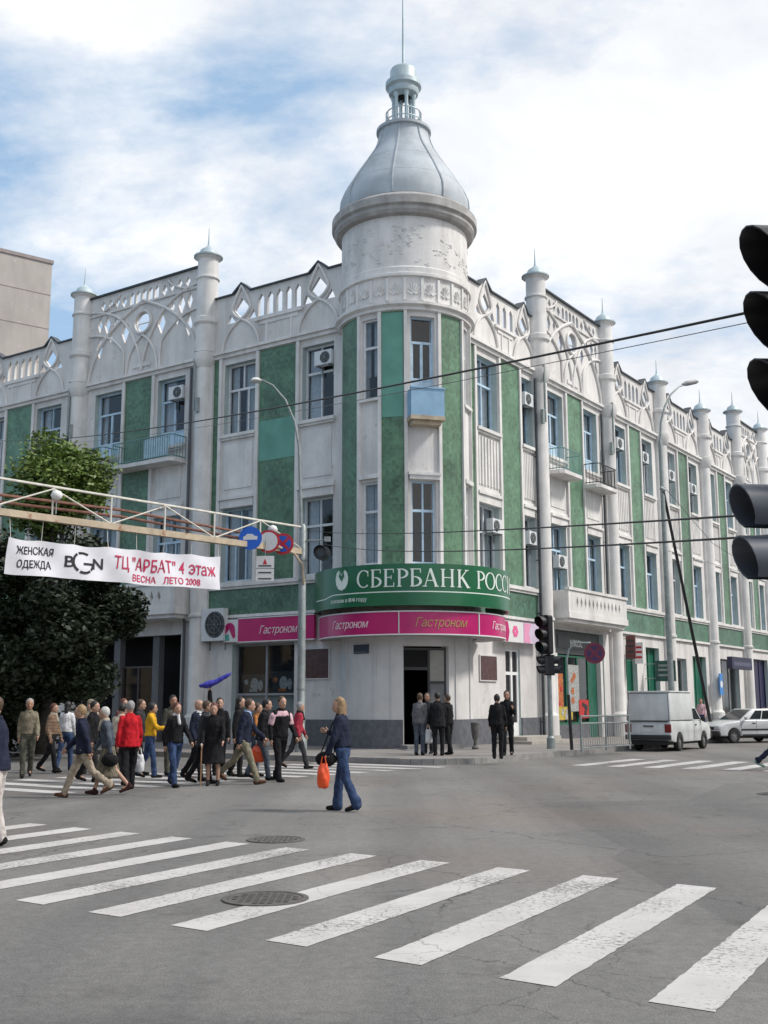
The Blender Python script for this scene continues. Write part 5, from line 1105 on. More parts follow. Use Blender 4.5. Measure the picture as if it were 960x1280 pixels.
for (a, b, c, d) in ((.03, .97, .0, .012), (.03, .97, .93, .945), (.025, .035, 0, .94), (.965, .975, 0, .94)): slab(rear, a, b, c, d, .004, cen, 'panel_gap', seam_m, van)
bx(van, 'panel_gap', seam_m, -.7, .7, -.006, .03, 1.0, 1.012); bx(van, 'door_handle', bump_m, -.16, .2, -.03, .03, .84, .875); bx(van, 'number_plate', plate_m, -.26, .26, -.02, .02, .66, .77)
for s in (-1, 1):
    bx(van, 'tail_light', tail_m, *sorted((s * .60, s * .815)), -.012, .07, .64, .92, .01); slab(rs if s > 0 else ls, .02, .98, .03, .05, .005, cen, 'side_strip', mat('van_strip', (.4, .4, .4), .5), van)
bx(van, 'bumper', bump_m, -.82, .82, -.09, .05, .40, .56, .03); bx(van, 'front_bumper', bump_m, -.82, .82, 4.10, 4.26, .36, .56, .03); bx(van, 'underbody', bump_m, -.66, .66, .1, 4.0, .22, .38)
m = MB(); gv = hexa(m, (2.32, 3.36, .775, 1.0), (2.32, 2.92, .66, 1.50)); mk('cab', bevel_mesh(m.mesh('cab', van_p), .03), van); gc = Vector((0, 2.7, 1.2))
for q in ([gv[1], gv[2], gv[6], gv[5]], [gv[3], gv[0], gv[4], gv[7]]):
    a, b = (.14, .86) if q[0] is gv[1] else (.14, .86); slab(q, a, b, .12, .88, .006, gc, 'side_window', cglass, van)
slab([gv[2], gv[3], gv[7], gv[6]], .08, .92, .1, .9, .006, gc, 'windscreen', cglass, van)
for s in (-1, 1):
    bx(van, 'panel_gap', seam_m, *sorted((s * .78, s * .805)), 2.36, 2.372, .40, 1.0); bx(van, 'panel_gap', seam_m, *sorted((s * .78, s * .805)), 3.10, 3.112, .60, 1.0); bx(van, 'door_handle', bump_m, *sorted((s * .79, s * .825)), 2.45, 2.62, .86, .89); bx(van, 'mirror', bump_m, *sorted((s * .80, s * .97)), 3.05, 3.12, 1.02, 1.15, .02); bx(van, 'head_light', head_m, *sorted((s * .5, s * .76)), 4.08, 4.165, .62, .78, .015)
for x in (-.72, .72):
    for y in (.92, 3.42): wheel(van, x, y)
# --- passenger cars
def car(name, label, loc, rz, paint, hatch=True):
    c = thing(name, loc, label, 'car', rz=rz); L = 4.05
    low = [(.05, .36), (0, .55), (.04, .86), (.30, .92), (2.75, .94), (3.75, .82), (4.0, .70), (4.06, .50), (4.04, .30)] + arch(3.30, .34, z0=.28)[::-1] + arch(.78, .34, z0=.28)[::-1] + [(.3, .30)]
    m = MB(); m.prism(SD, low, -.81, .81); mk('body', bevel_mesh(m.mesh('body', paint), .05, 3), c)
    m = MB(); g = hexa(m, (.10 if hatch else .55, 2.95, .77, .91), (.75 if hatch else .95, 2.15, .60, 1.40)); mk('greenhouse', bevel_mesh(m.mesh('greenhouse', paint), .05, 3), c); gc = Vector((0, 1.5, 1.1))
    for q in ([g[1], g[2], g[6], g[5]], [g[3], g[0], g[4], g[7]]):
        rng = ((.20, .40), (.42, .62), (.64, .86)) if q[0] is g[1] else ((.14, .36), (.38, .58), (.60, .80))
        for a, b in rng: slab(q, a, b, .14, .86, .006, gc, 'side_window', cglass, c)
    slab([g[2], g[3], g[7], g[6]], .07, .93, .08, .92, .006, gc, 'windscreen', cglass, c); slab([g[0], g[1], g[5], g[4]], .08, .92, .1, .9, .006, gc, 'rear_window', cglass, c)
    for s in (-1, 1):
        for y in (1.25, 2.15, 2.95): bx(c, 'panel_gap', seam_m, *sorted((s * .79, s * .814)), y, y + .012, .40, .92)
        bx(c, 'side_strip', bump_m, *sorted((s * .79, s * .825)), 1.15, 2.95, .52, .58); bx(c, 'sill', bump_m, *sorted((s * .77, s * .818)), 1.16, 2.9, .285, .36)
        for y in (1.30, 2.2): bx(c, 'door_handle', bump_m, *sorted((s * .79, s * .83)), y, y + .17, .80, .83)
        bx(c, 'head_light', head_m, *sorted((s * .46, s * .78)), 3.96, 4.065, .55, .70, .015); bx(c, 'tail_light', tail_m, *sorted((s * .5, s * .80)), -.012, .07, .60, .80, .015); bx(c, 'mirror', paint, *sorted((s * .80, s * .95)), 2.70, 2.78, .95, 1.07, .02)
    bx(c, 'bumper', bump_m, -.82, .82, -.10, .06, .34, .54, .04); bx(c, 'front_bumper', bump_m, -.82, .82, 4.0, 4.14, .30, .50, .04); bx(c, 'grille', bump_m, -.44, .44, 4.02, 4.075, .55, .67); bx(c, 'number_plate', plate_m, -.26, .26, 4.13, 4.15, .36, .47); bx(c, 'number_plate', plate_m, -.26, .26, -.115, -.09, .38, .49); bx(c, 'underbody', bump_m, -.6, .6, .2, 3.9, .2, .36)
    for x in (-.73, .73):
        for y in (.78, 3.30): wheel(c, x, y, .285, .17)
    return c
# placed nose towards the junction, a little askew
hd = math.atan2(-dR.x, -dR.y); rzc = -(hd) 
def place_car(name, label, cx_, cy_, heading_deg, paint, hatch=True):
    a = R(heading_deg); d = Vector((math.sin(a), math.cos(a), 0)); o = Vector((cx_, cy_, 0)) - d * 2.0; return car(name, label, (o.x, o.y, 0), -a, paint, hatch)
place_car('parked_car', 'white hatchback parked behind the delivery van at the right edge', 15.35, 48.0, 248, carw)
place_car('parked_car', 'pale yellow car mostly hidden behind the white hatchback', 19.0, 55.0, 216, mat('car_cream', (.52, .47, .30), .35, var=.06, coat=.4))
# ================================================================ people
PEND = []
skin_m = mat('skin', (.42, .25, .18), .55, var=.08, vs=20); skin_t = mat('skin_tanned', (.33, .18, .12), .55, var=.08, vs=20); eye_m = mat('eye_dark', (.02, .015, .012), .3); lip_m = mat('lip', (.30, .11, .10), .5)
hair = {'black': mat('hair_black', (.012, .010, .010), .6, var=.3, vs=40), 'brown': mat('hair_brown', (.06, .035, .02), .6, var=.35, vs=40), 'blond': mat('hair_blond', (.26, .17, .09), .6, var=.35, vs=40), 'grey': mat('hair_grey', (.26, .25, .25), .7, var=.25, vs=40), 'white': mat('hair_white', (.48, .47, .45), .7, var=.15, vs=40), 'auburn': mat('hair_auburn', (.10, .03, .02), .6, var=.3, vs=40)}
CL = {}
def cloth(n, c): 
    if n not in CL: CL[n] = mat('cloth_' + n, c, .9, var=.38, vs=9, bump=.5, bs=45, spec=.2)
    return CL[n]
def pattern(n, a, b_, sc, axis='Z'):
    m = cloth(n, a); t = m.node_tree; p = t.nodes['Principled BSDF']; old = p.inputs['Base Color'].links[0].from_socket
    tc_ = t.nodes.new('ShaderNodeTexCoord'); w = t.nodes.new('ShaderNodeTexWave'); w.bands_direction = axis; w.inputs['Scale'].default_value = sc; w.inputs['Distortion'].default_value = 1.5; t.links.new(tc_.outputs['Object'], w.inputs['Vector'])
    r = t.nodes.new('ShaderNodeValToRGB'); r.color_ramp.elements[0].position = .55; r.color_ramp.elements[1].position = .65; t.links.new(w.outputs['Fac'], r.inputs[0])
    x = t.nodes.new('ShaderNodeMix'); x.data_type = 'RGBA'; t.links.new(r.outputs[0], x.inputs[0]); t.links.new(old, x.inputs[6]); x.inputs[7].default_value = (*b_, 1); t.links.new(x.outputs[2], p.inputs['Base Color']); return m
def ring_loft(m, rings, n=16):
    vs, fs = [], []; k = len(rings)
    for c, rx, ry, ux, uy in rings:
        for j in range(n): a = 2 * math.pi * j / n; vs.append(c + ux * (rx * math.cos(a)) + uy * (ry * math.sin(a)))
    for i in range(k - 1):
        for j in range(n): fs.append((i * n + j, i * n + (j + 1) % n, (i + 1) * n + (j + 1) % n, (i + 1) * n + j))
    fs += [tuple(range(n))[::-1], tuple((k - 1) * n + j for j in range(n))]; m.add(vs, fs)
def caps(m, p, r0, q, r1, n=10):
    p, q = Vector(p), Vector(q); d = (q - p).normalized() if (q - p).length > 1e-6 else ZV
    path = [p - d * r0 * .98, p - d * r0 * .7, p - d * r0 * .35, p, p.lerp(q, .5), q, q + d * r1 * .35, q + d * r1 * .7, q + d * r1 * .98]; m.tube(path, [r0 * .2, r0 * .71, r0 * .94, r0, (r0 + r1) / 2, r1, r1 * .94, r1 * .71, r1 * .2], n)
def ell(m, c, rx, ry, rz, n=12, k=8):
    c = Vector(c); ring_loft(m, [(c + ZV * (-rz * math.cos(math.pi * (i + .3) / (k + .6))), rx * math.sin(math.pi * (i + .3) / (k + .6)), ry * math.sin(math.pi * (i + .3) / (k + .6)), Vector((1, 0, 0)), Vector((0, 1, 0))) for i in range(k + 1)], n)
def soft(mb, name, mats, parent, voxel, smooth=4, fold=0.0, extra=None, cut=None):
    me = mb.mesh(name, mats); o = bpy.data.objects.new(name, me); COL.objects.link(o); o.parent = parent
    r = o.modifiers.new('r', 'REMESH'); r.mode = 'VOXEL'; r.voxel_size = voxel; r.use_smooth_shade = True
    s = o.modifiers.new('s', 'SMOOTH'); s.factor = .5; s.iterations = smooth
    PEND.append((o, fold, extra, cut)); return o
def finish():
    dg = bpy.context.evaluated_depsgraph_get(); dg.update(); out = []
    for o, fold, extra, cut in PEND: out.append(bpy.data.meshes.new_from_object(o.evaluated_get(dg)))
    for (o, fold, extra, cut), me in zip(PEND, out):
        o.modifiers.clear(); old = o.data
        bm = bmesh.new(); bm.from_mesh(me)
        if cut: bmesh.ops.delete(bm, geom=[f for f in bm.faces if cut(f.calc_center_median())], context='FACES')
        if fold:
            bm.normal_update(); sd_ = Vector((random.random() * 50, random.random() * 50, 0))
            for v in bm.verts: v.co += v.normal * fold * (noise.noise(Vector((v.co.x * 16, v.co.y * 16, v.co.z * 7)) + sd_) + .5 * noise.noise(Vector((v.co.x * 34, v.co.y * 34, v.co.z * 20)) + sd_))
        if extra:
            for vs, fs, mi in extra:
                nv = [bm.verts.new(v) for v in vs]
                for f in fs:
                    q = bm.faces.new([nv[i] for i in f]); q.material_index = mi; q.smooth = True
        me.materials.clear()
        for mt in old.materials: me.materials.append(mt)
        bm.to_mesh(me); bm.free(); me.polygons.foreach_set('use_smooth', [True] * len(me.polygons)); me.name = o.name; o.data = me
def person(label, x, y, face, H=1.70, z=0.0, top=None, bottom=None, hairc='brown', hairlen=0, stride=0, arms=None, shoes=(.02, .02, .02), coat=0.0, skirt=None, lean=2, open_=None, shirt=None, build=1.0, skin=None, hat=None, group=None, headturn=0, sleeves=1.0, flare=0.0, scarf=None, trim=None, headdn=0):
    arms = arms or ((-stride * .9 + random.uniform(-6, 10), random.uniform(10, 32), random.uniform(3, 8)), (stride * .9 + random.uniform(-6, 10), random.uniform(10, 32), random.uniform(3, 8))); s = H / 1.70; P = thing('person', (x, y, z), label, 'person', group, rz=-R(face)); sk = skin or skin_m
    X, Y_ = Vector((1, 0, 0)), Vector((0, 1, 0)); b = build
    # skeleton -----------------------------------------------------
    th, sh = .42 * s, .41 * s; legs = []
    for sd_ in (1, -1):
        a = R(stride * sd_); kf = R(4 + (abs(stride) * .9 if sd_ * stride < 0 else 3)) ; hp = Vector((sd_ * .088 * s * b, 0, 0)); kn = hp + Vector((sd_ * .005, math.sin(a), -math.cos(a))) * th; bb = a - kf; an = kn + Vector((0, math.sin(bb), -math.cos(bb))) * sh; legs.append([hp, kn, an, bb])
    zmin = min(l[2].z for l in legs); hz = .085 * s - zmin
    for l in legs: l[0].z += hz; l[1].z += hz; l[2].z += hz
    hip = Vector((0, 0, hz)); ln = R(lean + random.uniform(-1, 4)); up = Vector((0, math.sin(ln), math.cos(ln))); bk = Vector((0, math.cos(ln), -math.sin(ln)))
    chest = hip + up * .40 * s; shl = hip + up * .505 * s; neck = hip + up * .575 * s; hd = hip + up * .70 * s + Vector((0, .025 * s, 0))
    arm = []
    for sd_, (sw, el, ab) in zip((1, -1), arms):
        sp_ = shl + X * sd_ * .166 * s * b - up * .022 * s; a, c = R(sw), R(ab); d1 = Vector((sd_ * math.sin(c), math.sin(a) * math.cos(c), -math.cos(a) * math.cos(c))); e = sp_ + d1 * .285 * s; a2 = R(sw + el); inw = -.10 if el > 50 else .3 * math.sin(c); d2 = Vector((sd_ * inw, math.sin(a2), -math.cos(a2))).normalized(); w = e + d2 * .255 * s; arm.append((sp_, e, w, d2, sd_))
    # body ---------------------------------------------------------
    m = MB(); ext = []
    tor = [(hip - up * .06 * s, .14, .10), (hip + up * .02 * s, .155, .11), (hip + up * .14 * s, .135, .10), (hip + up * .26 * s, .135, .10), (chest, .145, .105), (shl, .125, .08), (neck - up * .02 * s, .07, .06)]
    ring_loft(m, [(c, rx * s * b * .90, ry * s * b * .88, X, bk) for c, rx, ry in tor])
    caps(m, neck - up * .05 * s, .055 * s, hd - up * .06 * s, .05 * s)
    HX = .078 * s; HYr = .097 * s; HZ = .118 * s
    ta = R(-headturn); fx = Vector((math.cos(ta), math.sin(ta), 0)); fy = Vector((-math.sin(ta), math.cos(ta), -math.sin(R(headdn)))).normalized()
    def hp_(a, c, e): return hd + fx * a * s + fy * c * s + ZV * e * s
    ring_loft(m, [(hd + ZV * HZ * q, HX * w, HYr * w2, fx, fy) for q, w, w2 in ((-1.0, .40, .42), (-.85, .62, .70), (-.5, .86, .92), (0, .98, 1.0), (.4, 1.0, 1.0), (.75, .72, .74), (.95, .30, .3))])
    caps(m, hp_(0, .082, -.008), .012 * s, hp_(0, .106, -.036), .016 * s, 8)           # nose
    caps(m, hp_(-.03, .080, .022), .012 * s, hp_(.03, .080, .022), .012 * s, 8)          # brow
    ell(m, hp_(0, .070, -.088), .026 * s, .024 * s, .020 * s)                            # chin
    for q in (-1, 1): ell(m, hp_(q * .076, -.004, -.012), .010 * s, .02 * s, .032 * s)
    for l in legs:
        caps(m, l[0], .082 * s * b, l[1], .055 * s); caps(m, l[1], .054 * s, l[2], .036 * s)
        caps(m, l[2] - ZV * .03 * s, .036 * s, l[2] + Vector((0, .11, -.05)) * s, .030 * s)
    for sp_, e, w, d2, sd_ in arm:
        caps(m, sp_ - X * sd_ * .03, .040 * s, e, .035 * s); caps(m, e, .034 * s, w, .027 * s)
        pc = w + d2 * .055 * s; caps(m, w, .026 * s, pc, .032 * s, 8)
        side = X * sd_; ft = d2.cross(side).normalized()        # across the palm
        for k in range(5):
            q = MB()
            if k < 4:
                ba = pc + ft * (k - 1.5) * .019 * s + d2 * .015 * s; L = (.062, .075, .07, .055)[k] * s; mid = ba + d2 * L * .55; tip = mid + (d2 * .75 - side * .65).normalized() * L * .5; q.tube([ba, mid, tip], [.0095 * s, .009 * s, .007 * s], 6)
            else:
                ba = w + d2 * .02 * s + ft * -.028 * s; tip = ba + (d2 * .8 - ft * .55).normalized() * .06 * s; q.tube([ba, ba.lerp(tip, .5), tip], [.012 * s, .011 * s, .008 * s], 6)
            ext.append((q.v, q.f, 0))
    for q_ in (-1, 1):
        q = MB(); ell(q, hp_(q_ * .030, .083, .004), .012 * s, .009 * s, .008 * s, 8, 5); ext.append((q.v, q.f, 1))
    q = MB(); ell(q, hp_(0, .089, -.062), .022 * s, .008 * s, .007 * s, 8, 5); ext.append((q.v, q.f, 2))
    soft(m, 'body', [sk, eye_m, lip_m], P, .014, 3, 0, ext)
    # shoes --------------------------------------------------------
    sm = cloth('shoe%02d%02d' % (int(shoes[0] * 99), int(shoes[2] * 99)), shoes)
    for l in legs:
        m = MB(); f = l[3]; fw = Vector((0, math.cos(f * .5), math.sin(f * .5))); a = l[2]
        caps(m, a + fw * -.035 * s - ZV * .035 * s, .048 * s, a + fw * .07 * s - ZV * .042 * s, .044 * s); caps(m, a + fw * .07 * s - ZV * .045 * s, .044 * s, a + fw * .165 * s - ZV * .055 * s, .034 * s); caps(m, a - ZV * .05 * s, .046 * s, a + ZV * .03 * s, .042 * s)
        soft(m, 'shoe', sm, P, .016, 2)
    # trousers or skirt ---------------------------------------------
    if skirt:
        m = MB(); L, fl = skirt; c0 = (legs[0][1] + legs[1][1]) / 2
        ring_loft(m, [(hip + up * .12 * s, .15 * s * b, .115 * s * b, X, bk), (hip, .175 * s * b, .13 * s * b, X, bk), (hip - ZV * L * .4 * s, .18 * s * b + fl * .3, .14 * s * b + fl * .3 + abs(stride) * .001, X, Y_), (hip - ZV * L * s + Y_ * .01, .18 * s * b + fl, .15 * s * b + fl + abs(stride) * .003, X, Y_)]); soft(m, 'skirt', bottom, P, .02, 3, .012)
    else:
        m = MB(); ring_loft(m, [(hip + up * .13 * s, .145 * s * b, .108 * s * b, X, bk), (hip + up * .02 * s, .168 * s * b, .12 * s * b, X, bk), (hip - up * .07 * s, .15 * s * b, .11 * s * b, X, bk)])
        for l in legs: caps(m, l[0], .094 * s * b, l[1], .072 * s); caps(m, l[1], .070 * s, l[2] - ZV * .0 * s, (.058 + flare) * s); caps(m, l[2] + ZV * .05, (.057 + flare) * s, l[2] - ZV * .015 * s, (.06 + flare) * s)
        soft(m, 'trousers', bottom, P, .017, 3, .014)
    # shirt below, jacket above ---------------------------------------
    def topmesh(name, mt, inf, hem, slv, cut=None, fold=.016, neckup=.0):
        m = MB(); rr = [(hip + up * (.06 - hem) * s - ZV * 0, .165 + hem * .09, .125 + hem * .09), (hip + up * .04 * s, .17, .128), (hip + up * .14 * s, .152, .118), (hip + up * .26 * s, .155, .118), (chest, .160, .122), (shl - up * .02 * s, .145, .098), (shl + up * .035 * s, .088, .072), (neck + up * neckup * s, .068, .066)]
        ring_loft(m, [(c, (rx + inf) * s * b, (ry + inf) * s * b, X, bk) for c, rx, ry in rr])
        for sp_, e, w, d2, sd_ in arm:
            caps(m, sp_ - X * sd_ * .03 * s, (.058 + inf) * s, e, (.048 + inf) * s)
            if slv > .5: caps(m, e, (.048 + inf) * s, e.lerp(w, .5 + slv * .48), (.040 + inf) * s)
        return soft(m, name, mt, P, .018, 3, fold, None, cut)
    if shirt: topmesh('shirt', shirt, -.006, .0, .6, fold=.004, neckup=.0)
    cut = None
    if open_: cut = lambda c, w=open_, zz=hz, ss=s: c.y > .02 and abs(c.x) < w * (.35 + .9 * max(0, (c.z - zz) / (.55 * ss))) and c.z < shl.z + .12
    topmesh('coat' if coat > .25 else 'jacket', top, .009, coat, sleeves, cut)
    if not scarf:    # collar
        m = MB(); nr = [(neck - up * .045 * s + bk * .006, .098, .088), (neck - up * .015 * s, .080, .080), (neck + up * .018 * s - bk * .006, .068, .070)]; ring_loft(m, [(c, rx * s, ry * s, X, bk) for c, rx, ry in nr]); soft(m, 'collar', shirt or top, P, .014, 2, .006)
    if trim:      # pale yoke and sleeve bands
        m = MB(); ring_loft(m, [(chest + up * .02 * s, .172 * s * b, .138 * s * b, X, bk), (shl, .150 * s * b, .112 * s * b, X, bk), (shl + up * .04 * s, .10 * s * b, .084 * s, X, bk)])
        for sp_, e, w, d2, sd_ in arm: caps(m, sp_.lerp(e, .2), .075 * s, sp_.lerp(e, .75), .068 * s)
        soft(m, 'yoke', trim, P, .02, 2, .004)
    if scarf: m = MB(); ring_loft(m, [(neck - up * .05 * s, .085 * s, .08 * s, X, bk), (neck, .08 * s, .078 * s, X, bk), (neck + up * .04 * s, .07 * s, .07 * s, X, bk)]); caps(m, neck + Y_ * .08 * s, .035 * s, chest + bk * .135 * s, .04 * s); soft(m, 'scarf', scarf, P, .018, 2, .006)
    # hair ---------------------------------------------------------
    hm = hair.get(hairc)
    if hm:
        m = MB(); ring_loft(m, [(hp_(0, -.020, .022) + ZV * HZ * q, HX * 1.12 * w, HYr * 1.0 * w, fx, fy) for q, w in ((-.75, .62), (-.4, .88), (0, 1.0), (.45, .95), (.8, .66), (1.0, .25))])
        if hairlen > 0: caps(m, hp_(0, -.045, -.02), .075 * s, hp_(0, -.075, -.06 - hairlen), .060 * s); caps(m, hp_(.055, -.02, -.02), .03 * s, hp_(.06, -.035, -.05 - hairlen * .7), .03 * s); caps(m, hp_(-.055, -.02, -.02), .03 * s, hp_(-.06, -.035, -.05 - hairlen * .7), .03 * s)
        soft(m, 'hair', hm, P, .014, 2, .008)
    if hat: m = MB(); ring_loft(m, [(hp_(0, -.008, .045), HX * 1.16, HYr * 1.12, fx, fy), (hp_(0, -.012, .09), HX * 1.12, HYr * 1.05, fx, fy), (hp_(0, -.015, .128), HX * .7, HYr * .7, fx, fy)]); ell(m, hp_(0, .09, .05), .06 * s, .05 * s, .012 * s); soft(m, 'hat', hat, P, .014, 2)
    P['hands'] = 1; del P['hands']
    return P, [Vector(a[2] + a[3] * .07 * s) for a in arm]
def wpos(P, v): return P.location + Matrix.Rotation(P.rotation_euler[2], 3, 'Z') @ v
def bag(pos, w, d, h, mt, label, handle=.18, name='shopping_bag', rz=0.0):
    t = thing(name, (pos.x, pos.y, pos.z - handle - h), label, 'bag', rz=rz); m = MB(); ring = []
    for i, (q, k) in enumerate(((0, .78), (.08, .95), (.35, 1.05), (.7, .98), (1.0, .72))): ring.append((Vector((0, 0, h * q)), w / 2 * k, d / 2 * k * (1.0 if q < .9 else .5), Vector((1, 0, 0)), Vector((0, 1, 0))))
    ring_loft(m, ring, 14); soft(m, 'sack', mt, t, .02, 2, .018)
    m = MB()
    for s in (-1, 1): m.tube([(-w * .22, s * d * .15, h * .93), (-.02, s * .012, h + handle), (.02, s * .012, h + handle), (w * .22, s * d * .15, h * .93)], .008, 5)
    m.build('handle', mt, t); return t
blk = cloth('black', (.012, .012, .014)); navy = cloth('navy', (.016, .02, .04)); dkgrey = cloth('dark_grey', (.035, .036, .04)); red = cloth('red', (.42, .012, .02)); white = cloth('white', (.58, .58, .60)); cream = cloth('cream', (.45, .40, .32)); khaki = cloth('khaki', (.17, .15, .11)); beige = cloth('beige', (.32, .27, .21)); jeans = cloth('denim', (.035, .06, .13)); yellow = cloth('yellow', (.55, .30, .02)); olive = cloth('olive', (.075, .075, .06)); ltblue = cloth('light_blue', (.32, .44, .70)); brown = cloth('brown', (.11, .065, .045)); maroon = cloth('maroon', (.10, .02, .025)); pinkw = cloth('pale_pink', (.58, .38, .42)); grey = cloth('grey', (.13, .13, .14)); bluegrey = cloth('slate', (.07, .085, .11))
orange_m = mat('orange_plastic', (.75, .085, .02), .4, var=.12, vs=12); white_bag = mat('white_plastic', (.62, .62, .64), .4, var=.1)
# woman in the middle of the road
p, h = person('woman in dark jacket and flared jeans crossing the road with an orange bag', -.64, 17.38, 285, 1.67, top=navy, bottom=jeans, hairc='blond', hairlen=.27, stride=11, arms=((4, 105, 8), (10, 12, 10)), shoes=(.015, .015, .015), flare=.022, open_=.05, shirt=blk, headturn=-10)
bag(wpos(p, h[1]) + Vector((-.03, -.05, .02)), .19, .11, .36, orange_m, 'bright orange plastic bag carried by the woman in jeans', .10)
t = thing('handbag', wpos(p, h[1]) + Vector((.0, .06, -.02)), 'black shoulder handbag at the hip of the woman in jeans', 'bag'); m = MB(); ell(m, (0, 0, 0), .17, .09, .12); soft(m, 'pouch', blk, t, .02, 2, .01); m = MB(); m.tube([(-.08, 0, .08), (.10, .04, .55), (.16, .05, .58), (.12, 0, .08)], .01, 5); m.build('strap', blk, t)
# crossing crowd, left to right
person('person in dark jacket and pale trousers cut off by the left edge', -4.52, 13.3, 275, 1.66, top=navy, bottom=cloth('off_white', (.50, .46, .44)), hairc='brown', stride=5, arms=((8, 15, 5), (-6, 10, 6)), coat=.12)
person('man in a light khaki jacket standing back at the far left', -8.05, 25.6, 160, 1.72, top=khaki, bottom=olive, hairc='grey', stride=14, skin=skin_t)
person('person in a brown patterned top with dark trousers at the left', -8.05, 27.4, 100, 1.62, top=pattern('brown_pattern', (.11, .065, .045), (.28, .20, .14), 9), bottom=blk, hairc='auburn', stride=16, scarf=cream)
person('woman in a white top and blue jeans seen from behind at the left', -7.95, 28.3, 10, 1.66, top=white, bottom=jeans, hairc='black', hairlen=.12, stride=12)
p, h = person('grey-haired walker in a navy jacket and khaki trousers heading left', -5.30, 20.0, 262, 1.62, top=navy, bottom=beige, hairc='blond', stride=26, arms=((22, 20, 6), (-24, 12, 6)), coat=.12, lean=6, shoes=(.10, .05, .03))
p, h = person('older woman in dark skirt and pale headscarf beside the navy walker', -5.02, 20.65, 258, 1.56, top=bluegrey, bottom=pattern('skirt_check', (.17, .15, .11), (.09, .08, .06), 12, 'X'), skirt=(.55, .06), hairc='white', stride=20, arms=((15, 20, 6), (-15, 10, 6)), lean=5, scarf=cream, shoes=(.05, .02, .02))
t = thing('handbag', wpos(p, h[1]) + Vector((0, 0, -.08)), 'dark handbag swinging from the woman in a skirt', 'bag'); m = MB(); ell(m, (0, 0, 0), .16, .10, .12); soft(m, 'pouch', blk, t, .02, 2, .01); m = MB(); m.tube([(-.06, 0, .08), (0, 0, .2), (.06, 0, .08)], .01, 5); m.build('strap', blk, t)
person('man in a flat beige cap behind the navy walker', -7.0, 27.0, 190, 1.70, top=beige, bottom=dkgrey, hairc='grey', hat=khaki, stride=8)
person('person in a maroon sweater half hidden behind the cream cardigan', -6.4, 27.6, 120, 1.72, top=pattern('maroon_stripe', (.10, .02, .025), (.22, .12, .12), 7), bottom=blk, hairc='auburn', stride=10)
person('woman in a cream cardigan and long black skirt seen from behind', -5.35, 22.9, 20, 1.60, top=cream, bottom=blk, skirt=(.70, .07), hairc='black', stride=8, build=1.08)
p, h = person('woman in a bright red jacket and black trousers', -4.92, 21.9, 330, 1.64, top=red, bottom=blk, hairc='grey', stride=10, coat=.14, build=1.12, arms=((6, 12, 8), (-6, 12, 8)))
bag(wpos(p, h[0]) + Vector((.02, 0, 0)), .20, .10, .34, white_bag, 'white plastic bag held by the woman in red', .12)
person('person in a yellow jacket and jeans behind the red jacket', -5.25, 25.4, 80, 1.62, top=yellow, bottom=jeans, hairc='black', stride=12, arms=((30, 60, 8), (-5, 15, 6)))
person('tall man in an olive jacket standing in front of the grey pillar', -4.95, 26.3, 150, 1.78, top=olive, bottom=olive, hairc='black', stride=5, skin=skin_t)
person('slim woman in a dark vest and jeans with a white scarf', -4.15, 22.5, 140, 1.62, top=blk, bottom=jeans, hairc='auburn', stride=15, scarf=white, coat=.06)
person('bald man in a dark suit and white shirt', -4.05, 24.4, 110, 1.70, top=navy, bottom=blk, hairc=None, stride=16, open_=.045, shirt=white, coat=.10)
p, h = person('elderly woman in a long black coat leaning on a cane', -3.45, 22.9, 175, 1.60, top=blk, bottom=blk, skirt=(.45, .05), hairc='auburn', coat=.38, arms=((12, 18, 6), (20, 25, 4)), lean=5, build=1.15, headdn=8)
hw = wpos(p, h[0]); t = thing('walking_cane', (hw.x, hw.y, 0), 'wooden walking cane in the hand of the woman in black', 'cane'); m = MB(); m.tube([(0, -.03, .01), (0, 0, hw.z)], .013, 7); m.build('shaft', mat('cane_wood', (.30, .17, .09), .5), t); m = MB(); m.tube([(0, -.07, hw.z + .02), (0, -.02, hw.z + .045), (0, .05, hw.z + .03), (0, .07, hw.z)], .015, 7); m.build('grip', mat('cane_grip', (.45, .40, .35), .5), t)
person('man in a navy blazer, light blue shirt and khaki trousers striding right', -2.90, 23.3, 92, 1.74, top=navy, bottom=cloth('stone', (.20, .18, .13)), hairc='brown', stride=25, arms=((-22, 18, 6), (24, 25, 5)), open_=.06, shirt=ltblue, coat=.10, lean=5, build=1.12, shoes=(.10, .05, .03))
person('dark-haired person partly hidden behind the man in the blazer', -3.3, 25.6, 95, 1.74, top=blk, bottom=blk, hairc='black', hairlen=.08, stride=8)
p, h = person('woman in an orange-brown top behind the striding man', -2.95, 25.9, 100, 1.60, top=cloth('rust', (.30, .12, .04)), bottom=bluegrey, hairc='brown', stride=8, arms=((10, 30, 8), (0, 12, 6)))
bag(Vector((-2.72, 24.6, .82)), .34, .16, .34, orange_m, 'orange bag low beside the man in the blazer', .10)
p, h = person('man in a red, black and pale pink sports jacket and black trousers', -2.22, 24.05, 140, 1.74, top=blk, bottom=blk, hairc='brown', stride=12, coat=.06, trim=pinkw, arms=((-10, 20, 10), (14, 20, 10)), build=1.08)
for sd_ in (1, -1): pass
person('grey-haired person in a red top walking behind the sports jacket', -2.22, 28.8, 75, 1.66, top=cloth('dull_red', (.30, .03, .05)), bottom=dkgrey, hairc='grey', stride=20, scarf=blk)
